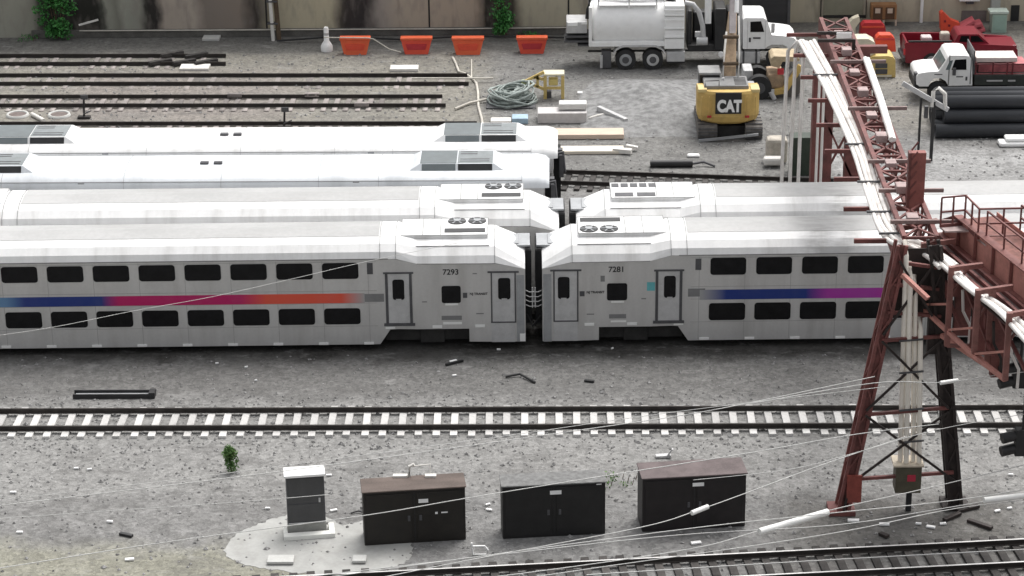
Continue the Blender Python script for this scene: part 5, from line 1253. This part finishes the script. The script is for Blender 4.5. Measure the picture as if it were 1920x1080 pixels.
for k in range(9):
    px, py = 1700+k*24, 470+k*19; p = Q(px+random.uniform(-6, 12), py+random.uniform(10, 40), 7.6+random.uniform(-.3, .3)); m = MB()
    if k % 3 == 0: m.box(p+Vector((0, .25, -.25)), p+Vector((.35, .5, .2)))
    else: m.tube([p+Vector((0, .3, .5)), p+Vector((.05, .3, -.2)), p+Vector((.3, .32, -.7)), p+Vector((.3, .34, -1.3))], .045, 7)
    m.build('signal_box' if k % 3 == 0 else 'cable_drop', mt_maroon if k % 3 == 0 else (mt_marood if k % 2 else mt_cond), tg)
# conduits: down the far tower, along the bridge, round the bend, along the second bridge
tc_ = thing('conduit_run', 'bundle of white conduits carried along the maroon gantry', 'conduit', (9.6, 92, 0))
path = [(1512, 78, 8.75), (1560, 165, 8.72), (1612, 275, 8.7), (1632, 335, 8.7), (1648, 385, 8.7), (1664, 425, 8.7), (1688, 452, 8.65), (1720, 462, 8.6), (1768, 490, 8.5), (1820, 540, 8.5), (1885, 588, 8.5), (1935, 640, 8.5)]
def cat(pts, k=5):
    out = []
    for i in range(len(pts)-1):
        p0 = pts[max(i-1, 0)]; p1 = pts[i]; p2 = pts[i+1]; p3 = pts[min(i+2, len(pts)-1)]
        for j in range(k):
            t_ = j/k; out.append(.5*((2*p1)+(p2-p0)*t_+(2*p0-5*p1+4*p2-p3)*t_*t_+(3*p1-p0-3*p2+p3)*t_**3))
    return out+[pts[-1]]
base = cat([Q(*p) for p in path])
for k in range(5):
    off = (-.28+.145*k); pts = []
    for i, p in enumerate(base):
        d = (base[min(i+1, len(base)-1)]-base[max(i-1, 0)]); d.z = 0; d.normalize(); s = Vector((d.y, -d.x, 0))
        if s.x > 0: s = -s
        if i > 41 and k in (0, 4): break
        pts.append(p - s*off + Vector((0, 0, .04*math.sin(k*2+i*.4))))
    if k < 3:                                                           # drop to the ground at the far end
        f0 = pts[0]; xo = -.62+.34*k; pts = [Vector((9.92+xo, f0.y+.5, .0)), Vector((9.92+xo, f0.y+.5, 4)), Vector((9.95+xo*.9, f0.y+.5, f0.z-.5)), Vector((f0.x-.05, f0.y+.38, f0.z-.1))]+pts
    m = MB(); m.tube(pts, .074, 9); m.build('conduit', mt_cond, tc_)
for k, px in enumerate((1534, 1543)):
    p = V(px, 220, 93.4+.2*k); m = MB(); m.tube([(p.x, 93.4+.2*k, 0), (p.x, 93.4+.2*k, 8.2)], .055, 8); m.build('conduit', mt_cond, tc_)
for i in range(4, 34, 6):
    p = base[i]; m = MB(); m.bar(p+Vector((-.5, 0, .1)), p+Vector((.5, 0, .1)), .08, .06); m.build('clamp', mt_dgrey, tc_)
t2 = thing('conduit_riser', 'four white conduits rising from the junction box to the gantry', 'conduit', G(1702, 868))
Yv = fl.y+.05
for k in range(4):
    xa = (1688, 1699, 1712, 1723)[k]; xb = (1699, 1707, 1716, 1726)[k]
    a = V(xa, 868, Yv-.1*(k % 2)); b = V(xb, (480, 520, 545, 620)[k], Yv-.1*(k % 2)); m = MB(); m.tube([a, a.lerp(b, .5), b, b+Vector((0, .4, .35))], .085, 9); m.build('conduit', M('cream_conduit', (.82, .77, .69), .5, var=.06), t2)
for py in (640, 700, 770, 830): a, b = V(1686, py, Yv-.2), V(1732, py-4, Yv-.2); m = MB(); m.bar(a, b, .05, .05); m.build('clamp', mt_dgrey, t2)
m = MB(); m.tube([Q(1622, 110, 9.25), Q(1650, 190, 9.25), Q(1672, 262, 9.25)], .10, 8); m.tube([Q(1628, 110, 9.25), Q(1656, 190, 9.25), Q(1677, 262, 9.25)], .07, 8)
single('upper_conduit', m, mt_cond, 'pair of white conduits lying on top of the far gantry truss', 'conduit')
# junction box at the foot of the tower
Yj = fl.y-.25
t = thing('junction_box', 'olive junction box with a red sign at the foot of the gantry', 'junction box', (V(1703, 975, Yj).x, Yj, 0))
m = MB(); m.pb(Yj, 1678, 877, 1729, 925, .6); m.build('body', M('olive_brown_box', (.085, .075, .05), .6, var=.25), t, .02)
m = MB(); a = V(1678, 876, Yj); b = V(1730, 876, Yj); m.box((a.x-.05, Yj-.05, a.z+.004), (b.x+.05, Yj+.75, a.z+.07)); m.build('lid', M('cream_lid', (.55, .48, .38), .7, var=.15), t, .02)
m = MB(); m.pb(Yj, 1701, 891, 1717, 903, .02, -.022); m.build('sign', M('red_sign', (.45, .03, .06), .5, var=.1), t)
m = MB(); m.pb(Yj, 1697, 925, 1710, 978, .12, .2); m.build('post', mt_black, t)
# signal heads hanging at the right edge
for px, py, Ys in ((1908, 705, 66.2), (1912, 832, 64.5)):
    c = V(px, py, Ys)
    m = MB(); m.box(c+Vector((-.12, 0, -.42)), c+Vector((.4, .3, .42))); m.cyl(c+Vector((.1, .15, .42)), c+Vector((.1, .15, 2.2)), .05, n=8); sh = m.build('signal_head', mt_black, tg, .03)
    for z in (-.22, .2):
        m = MB(); m.cyl(c+Vector((-.12, .15, z)), c+Vector((-.52, .05, z-.06)), .16, n=14); m.build('hood', mt_black, sh)

# ------------------------------------------------------------------ foreground cabinets
def relay_box(label, fl_, fr__, ftop, btop, mat, topm, plates, group, latch):
    a = G(*fl_); b = G(*fr__); d = (b-a); ang = math.atan2(d.y, d.x); W = d.length
    h = V(ftop[0], ftop[1], a.y).z; dep = (G(btop[0], btop[1], h)-G(ftop[0], ftop[1], h)).y
    t = thing('relay_cabinet', label, 'cabinet', a, ang, group)
    m = MB(); m.box((0, 0, .0), (W, dep, h-.05)); m.build('body', mat, t, .03, local=True)
    m = MB(); m.box((-.04, -.06, h-.048), (W+.04, dep+.04, h)); m.build('lid', topm, t, .02, local=True)
    m = MB(); m.box((W/2-.012, -.012, .08), (W/2+.012, -.001, h-.12)); m.build('door_gap', mt_black, t, local=True)
    for s in (0, 1):
        m = MB(); m.box((.08+s*W/2, -.022, .1), (W/2-.08+s*W/2, -.003, h-.14)); d_ = m.build('door', mat, t, .01, local=True)
        m = MB(); m.box((W/2+(-.22 if s == 0 else .14), -.05, h*.42), (W/2+(-.14 if s == 0 else .22), -.024, h*.52)); m.build('handle', mt_dgrey, d_, .01, local=True)
    for x, z, w_, h_ in plates:
        m = MB(); m.box((x*W, -.036, z*h), (x*W+w_, -.0235, z*h+h_)); m.build('label_plate', mt_white, t, local=True)
    m = MB(); m.box((.1, .1, -.02), (W-.1, dep-.1, .03)); m.build('plinth', mt_conc, t, local=True)
    return t, W, h, dep, ang, a
gc = 'low dark relay cabinets beside the foreground track'
relay_box('dark brown relay cabinet with a dusty brown top, nearest the grey locker', (684, 1024), (874, 1012), (684, 922), (684, 898), mt_boxb, mt_topbrown, ((.54, .74, .30, .13), (.70, .52, .08, .07), (.76, .53, .2, .04)), gc, 0)
relay_box('black relay cabinet with a gritty grey top in the middle of the row', (943, 1011), (1135, 1001), (943, 911), (943, 890), mt_boxd, mt_topgrey, ((.46, .80, .36, .13), (.91, .94, .16, .03)), gc, 0)
relay_box('black relay cabinet with a mauve top, nearest the gantry', (1204, 998), (1397, 987), (1204, 896), (1204, 868), M('near_black_plum', (.014, .011, .0115), .55, var=.3), mt_topmauve, ((.48, .80, .36, .12),), gc, 0)
m = MB(); p = G(770, 893, 1.9)
m.tube([p+Vector((-.05, 0, 0)), p+Vector((-.03, 0, .35)), p+Vector((.12, 0, .42))], .05, 7); m.tube([p+Vector((.0, .1, .3)), p+Vector((.62, .1, .36)), p+Vector((.62, .1, 0))], .02, 6); m.box(p+Vector((-.55, -.1, .0)), p+Vector((-.1, .06, .06))); m.box(p+Vector((.45, -.1, 0)), p+Vector((.8, .06, .06)))
single('roof_bracket', m, mt_pale, 'white bent bracket standing on the dusty brown cabinet top', 'bracket')
m = MB(); p = G(897, 1042); m.tube([p+Vector((-.2, 0, .45)), p+Vector((-.17, 0, .04)), p+Vector((.25, 0, .04)), p+Vector((.3, 0, .2)), p+Vector((.2, 0, .34)), p+Vector((-.16, 0, .33))], .03, 6)
single('white_hoop', m, mt_white, 'small white bent hoop on the ground between two cabinets', 'hoop')
# grey locker on a white base frame
a, b = G(541, 1003), G(612, 998); d = b-a; ang = math.atan2(d.y, d.x); W = d.length; h = V(541, 896, a.y).z
t = thing('grey_locker', 'tall dark grey locker with a white roof on the pale concrete pad', 'locker', a, ang)
dep = (G(538, 881, h+.05)-G(538, 895, h+.05)).y
m = MB(); m.box((0, 0, .36), (W, dep, h)); m.build('body', mt_dgrey, t, .02, local=True)
m = MB(); m.box((-.012, -.012, .0), (W+.012, dep+.012, .358)); m.build('plinth', M('grey_plinth', (.30, .30, .28), .8, var=.15), t, local=True)
m = MB(); m.box((-.06, -.08, h+.002), (W+.04, dep+.05, h+.09)); m.build('roof', mt_white, t, .02, local=True)
m = MB(); m.box((.05, -.02, .45), (W-.05, -.003, h-.95)); m.box((.05, -.02, h-.9), (W-.05, -.003, h-.06)); m.build('door', M('charcoal_door', (.062, .062, .064), .5, var=.12), t, .008, local=True)
m = MB(); m.box((.02, -.03, .38), (W-.02, -.0205, .42)); m.build('sill', mt_lgrey, t, local=True)
m = MB(); m.box((W-.2, -.05, h*.55), (W-.14, -.021, h*.62)); m.build('handle', mt_lgrey, t, local=True)
m = MB(); m.box((-.16, -.42, 0), (W+.26, -.16, .16)); m.box((-.16, -.158, 0), (-.02, .25, .16)); m.box((W+.08, -.158, 0), (W+.26, .35, .16)); m.build('base_frame', M('white_concrete', (.74, .74, .70), .8, var=.06), t, .02, local=True)
# irregular concrete pad
pad = [(640, 985), (700, 975), (745, 992), (770, 1018), (765, 1050), (700, 1072), (610, 1078), (520, 1070), (450, 1055), (420, 1035), (440, 1005), (480, 985), (530, 968), (590, 962)]
pts = cat([G(*p) for p in pad]+[G(*pad[0])], 9)[:-1]
pts = [p+Vector((random.uniform(-.05, .05), random.uniform(-.07, .07), 0)) for p in pts]
m = MB(); m.loft([[Vector((p.x, p.y, -.02)) for p in pts], [Vector((p.x, p.y, .012)) for p in pts]])
single('concrete_pad', m, M('light_pad_concrete', (.37, .37, .355), .9, var=.12, dirt=(.26, .255, .235), dirt_amt=.6, scale=1.2, bmp=.15), 'irregular pale concrete pad spreading under the grey locker', 'pad')
for x0, y0, x1, y1, lab in ((500, 1044, 550, 1058, 'pale concrete block lying at the front of the pad'), (660, 1044, 686, 1056, 'smaller pale concrete block on the pad beside the brown cabinet')):
    a, b, c = G(x0, y1, .05), G(x1, y1, .05), G(x1, y0, .05); m = MB(); m.box((a.x, a.y, .034), (b.x, c.y, .13)); single('concrete_block', m, mt_conc, lab, 'block', bev=.02)

# ------------------------------------------------------------------ odd items on the gravel
p = G(213, 744); t = thing('steel_channel', 'dark steel channel lying between the train and the concrete-tie track', 'steel channel', p)
m = MB(); m.box(p+Vector((-1.42, -.18, 0)), p+Vector((1.42, -.14, .18))); m.box(p+Vector((-1.42, .14, 0)), p+Vector((1.42, .18, .2))); m.box(p+Vector((-1.42, -.139, .0)), p+Vector((1.42, .139, .06))); m.build('channel', mt_black, t, .01)
m = MB(); m.box(p+Vector((-1.35, -.1, .062)), p+Vector((1.3, .12, .10))); m.build('inner_strip', mt_steel2, t)
m = MB(); m.box(p+Vector((1.28, -.2, 0)), p+Vector((1.5, .2, .24))); m.build('end_cap', mt_black, t, .02)
bp = G(434, 884); t = thing('weed_bush', 'small green weed bush growing alone in the grey gravel', 'bush', bp)
m = MB()
for k in range(8): m.tube([bp, bp+Vector((random.uniform(-.15, .15), random.uniform(-.1, .1), .35)), bp+Vector((random.uniform(-.25, .25), random.uniform(-.2, .2), .8))], .012, 4)
m.build('stem', mt_stem, t)
m = MB()
for k in range(18): z = random.uniform(.1, .85); m.leaves(bp+Vector((random.uniform(-.13, .13), random.uniform(-.12, .12), z)), (.17, .16, .16), 55, .05)
m.leaves(bp+Vector((0, 0, .85)), (.12, .12, .15), 25, .03); m.build('foliage', mt_leaf2, t)
for k, (px, py, n_, lab) in enumerate(((1160, 905, 5, 'sparse green weeds between the middle and mauve-topped cabinets'), (985, 66, 9, 'weeds at the foot of the wall right of the narrow vine'), (790, 62, 6, 'weeds at the foot of the wall behind the second orange barrier'), (60, 74, 7, 'weeds at the foot of the wall left of the large vine'))):
    b0 = G(px, py); t = thing('weed_tuft', lab, 'weeds', b0); m = MB()
    for q in range(n_): c = b0+Vector((random.uniform(-.6, .6), random.uniform(-.5, .5), .12)); m.leaves(c, (.22, .18, .14), 22, .05)
    m.build('foliage', mt_leaf2 if k == 0 else mt_leaf, t)
    m = MB()
    for q in range(n_): c = b0+Vector((random.uniform(-.6, .6), random.uniform(-.4, .4), 0)); m.tube([c, c+Vector((.03, 0, .15)), c+Vector((.08, .02, .28))], .012, 4)
    m.build('stem', mt_stem, t)
# litter: small, alike
lit = [(850, 679, .14), (852, 706, .08), (407, 683, .06), (935, 657, .07), (462, 690, .06), (480, 715, .05), (37, 1000, .10), (206, 980, .10), (243, 1051, .14), (617, 893, .09), (626, 959, .11), (915, 948, .08), (917, 958, .10), (143, 880, .08), (168, 882, .08), (25, 925, .1), (1305, 1020, .16), (1600, 978, .18), (1658, 985, .16), (1745, 990, .14), (1722, 984, .09), (1768, 984, .1), (1870, 960, .1), (1893, 955, .08), (1895, 892, .08), (1148, 655, .05), (502, 955, .08), (1223, 990, .09)]
for px, py, s in lit:
    p = G(px, py); m = MB(); a = random.uniform(-.5, .5); d = Vector((math.cos(a), math.sin(a), 0)); m.bar(p+d*-s+Vector((0, 0, .04)), p+d*s+Vector((0, 0, .05)), s*.9, .06)
    single('litter_scrap', m, mt_white, 'small white scrap of litter lying on the gravel', 'litter', 'white litter scraps on the gravel', .01)
m = MB(); m.tube([G(948, 706, .06), G(975, 701, .1), G(1003, 717, .05)], .045, 6); single('bent_bar', m, mt_black, 'thin bent black bar on the dirt below the coach gap', 'bar')
m = MB(); m.bar(G(1096, 713, .05), G(1114, 715, .05), .12, .07); single('dark_chip', m, mt_black, 'short dark plate on the dirt right of the bent bar', 'plate')
m = MB(); m.bar(G(836, 684, .05), G(868, 676, .05), .1, .08); single('black_shard', m, mt_black, 'black shard behind the largest white scrap near the train', 'shard')
m = MB(); p = G(1252, 858); m.bar(p+Vector((-.4, 0, .05)), p+Vector((.1, .05, .06)), .2, .08); m.bar(p+Vector((-.02, 0, .05)), p+Vector((.16, -.05, .35)), .12, .05); single('bent_sheet', m, mt_lgrey, 'small bent grey sheet on the gravel behind the mauve-topped cabinet', 'sheet')
m = MB(); m.bar(G(225, 1000, .05), G(248, 1005, .05), .12, .08); single('black_stick', m, mt_black, 'short black stick on the sandy ground at lower left', 'stick')
m = MB(); m.tube([G(700, 965, .05), G(672, 958, .06), G(658, 962, .05)], .03, 5); m.tube([G(690, 955, .05), G(676, 952, .05)], .03, 5); single('cable_ends', m, mt_black, 'black cable ends poking out beside the dark brown cabinet', 'cable')
for k, (x0, y0, x1, y1) in enumerate(((1770, 975, 1800, 962), (1795, 958, 1835, 948), (1815, 975, 1860, 990), (1650, 1000, 1665, 1006))):
    m = MB(); m.bar(G(x0, y0, .06), G(x1, y1, .08), .16, .1); single('scrap_bar', m, mt_marood, 'dark scrap bar on the dirt at the foot of the gantry', 'scrap', 'scrap bars at the gantry foot', .01)

# ------------------------------------------------------------------ overhead wires
def wire(label, pts, r=.013, ins=None):
    P = cat([G(*p) for p in pts], 6)
    m = MB(); m.tube(P, r, 5); c = P[len(P)//2]; t = thing('overhead_wire', label, 'wire', c); m.build('wire', mt_wire, t)
    for (x0, y0, x1, y1, z, rr) in (ins or ()):
        m = MB(); a, b = G(x0, y0, z), G(x1, y1, z); m.cyl(a, b, rr, n=12); m.build('insulator', mt_insul, t)
    return t
wire('upper overhead wire from the locker roof to the red gantry leg', [(-300, 985, 6), (0, 948, 6), (540, 882, 6), (1090, 806, 6), (1340, 768, 6), (1640, 706, 6)])
wire('overhead wire running just above its twin at the left edge', [(-300, 972, 6.1), (0, 938, 6.1), (380, 893, 6.1), (900, 824, 6.1), (1260, 773, 6.1), (1660, 725, 6.1)], .009)
wire('overhead wire crossing the fronts of the brown and middle cabinets', [(-300, 1108, 6), (0, 1065, 6), (300, 1018, 6), (680, 967, 6), (875, 934, 6), (1135, 892, 6), (1400, 850, 6), (1600, 815, 6), (1760, 795, 6)])
wire('overhead wire with a white insulator crossing the mauve-topped cabinet', [(640, 1098, 5), (870, 1052, 5), (1200, 989, 5), (1310, 956, 5), (1400, 924, 5), (1540, 872, 5), (1700, 818, 5)], .013, [(1297, 962, 1327, 950, 5, .07)])
wire('low wire with a long white sleeve left of the gantry foot', [(600, 1120, 4), (980, 1075, 4), (1290, 1030, 4), (1420, 996, 4), (1555, 957, 4), (1740, 915, 4), (1960, 862, 4)], .014, [(1424, 997, 1552, 960, 4, .10)])
wire('low wire with a white sleeve at the right edge', [(500, 1098, 4.2), (900, 1043, 4.2), (1300, 990, 4.2), (1560, 962, 4.2), (1790, 938, 4.2), (2000, 905, 4.2)], .014, [(1845, 938, 1935, 928, 4.2, .09)])
wire('bright low wire below the gantry foot', [(400, 1102, 4), (850, 1050, 4), (1250, 1005, 4), (1560, 985, 4), (1740, 958, 4), (1990, 915, 4)], .013)
wire('lowest bright wire passing under the gantry foot', [(880, 1100, 4), (1150, 1060, 4), (1400, 1025, 4), (1600, 993, 4), (1800, 952, 4), (2000, 930, 4)], .013)
wire('wire with a white insulator crossing the dark gantry leg', [(1400, 758, 6.5), (1640, 718, 6.5), (1765, 717, 6.5), (1880, 702, 6.5), (1990, 690, 6.5)], .013, [(1763, 718, 1796, 713, 6.5, .06)])
wire('thin wire sloping over the red gantry leg at mid height', [(1300, 900, 6), (1480, 880, 6), (1600, 850, 6), (1760, 805, 6), (1960, 770, 6)], .009)
wire('faint wire low over the sandy ground at the left', [(-200, 985, 5.5), (0, 972, 5.5), (250, 955, 5.5), (450, 941, 5.5), (620, 927, 5.5)], .009)
wire('thin wire slanting across the lower windows of the coach 7293', [(-250, 660, 8), (60, 620, 8), (250, 583, 8), (400, 556, 8), (560, 520, 8), (680, 492, 8), (860, 455, 8)], .008)
wire('thin wire between the rails of the slanting foreground track', [(1100, 1078, .35), (1500, 1053, .35), (1940, 1029, .35)], .02)
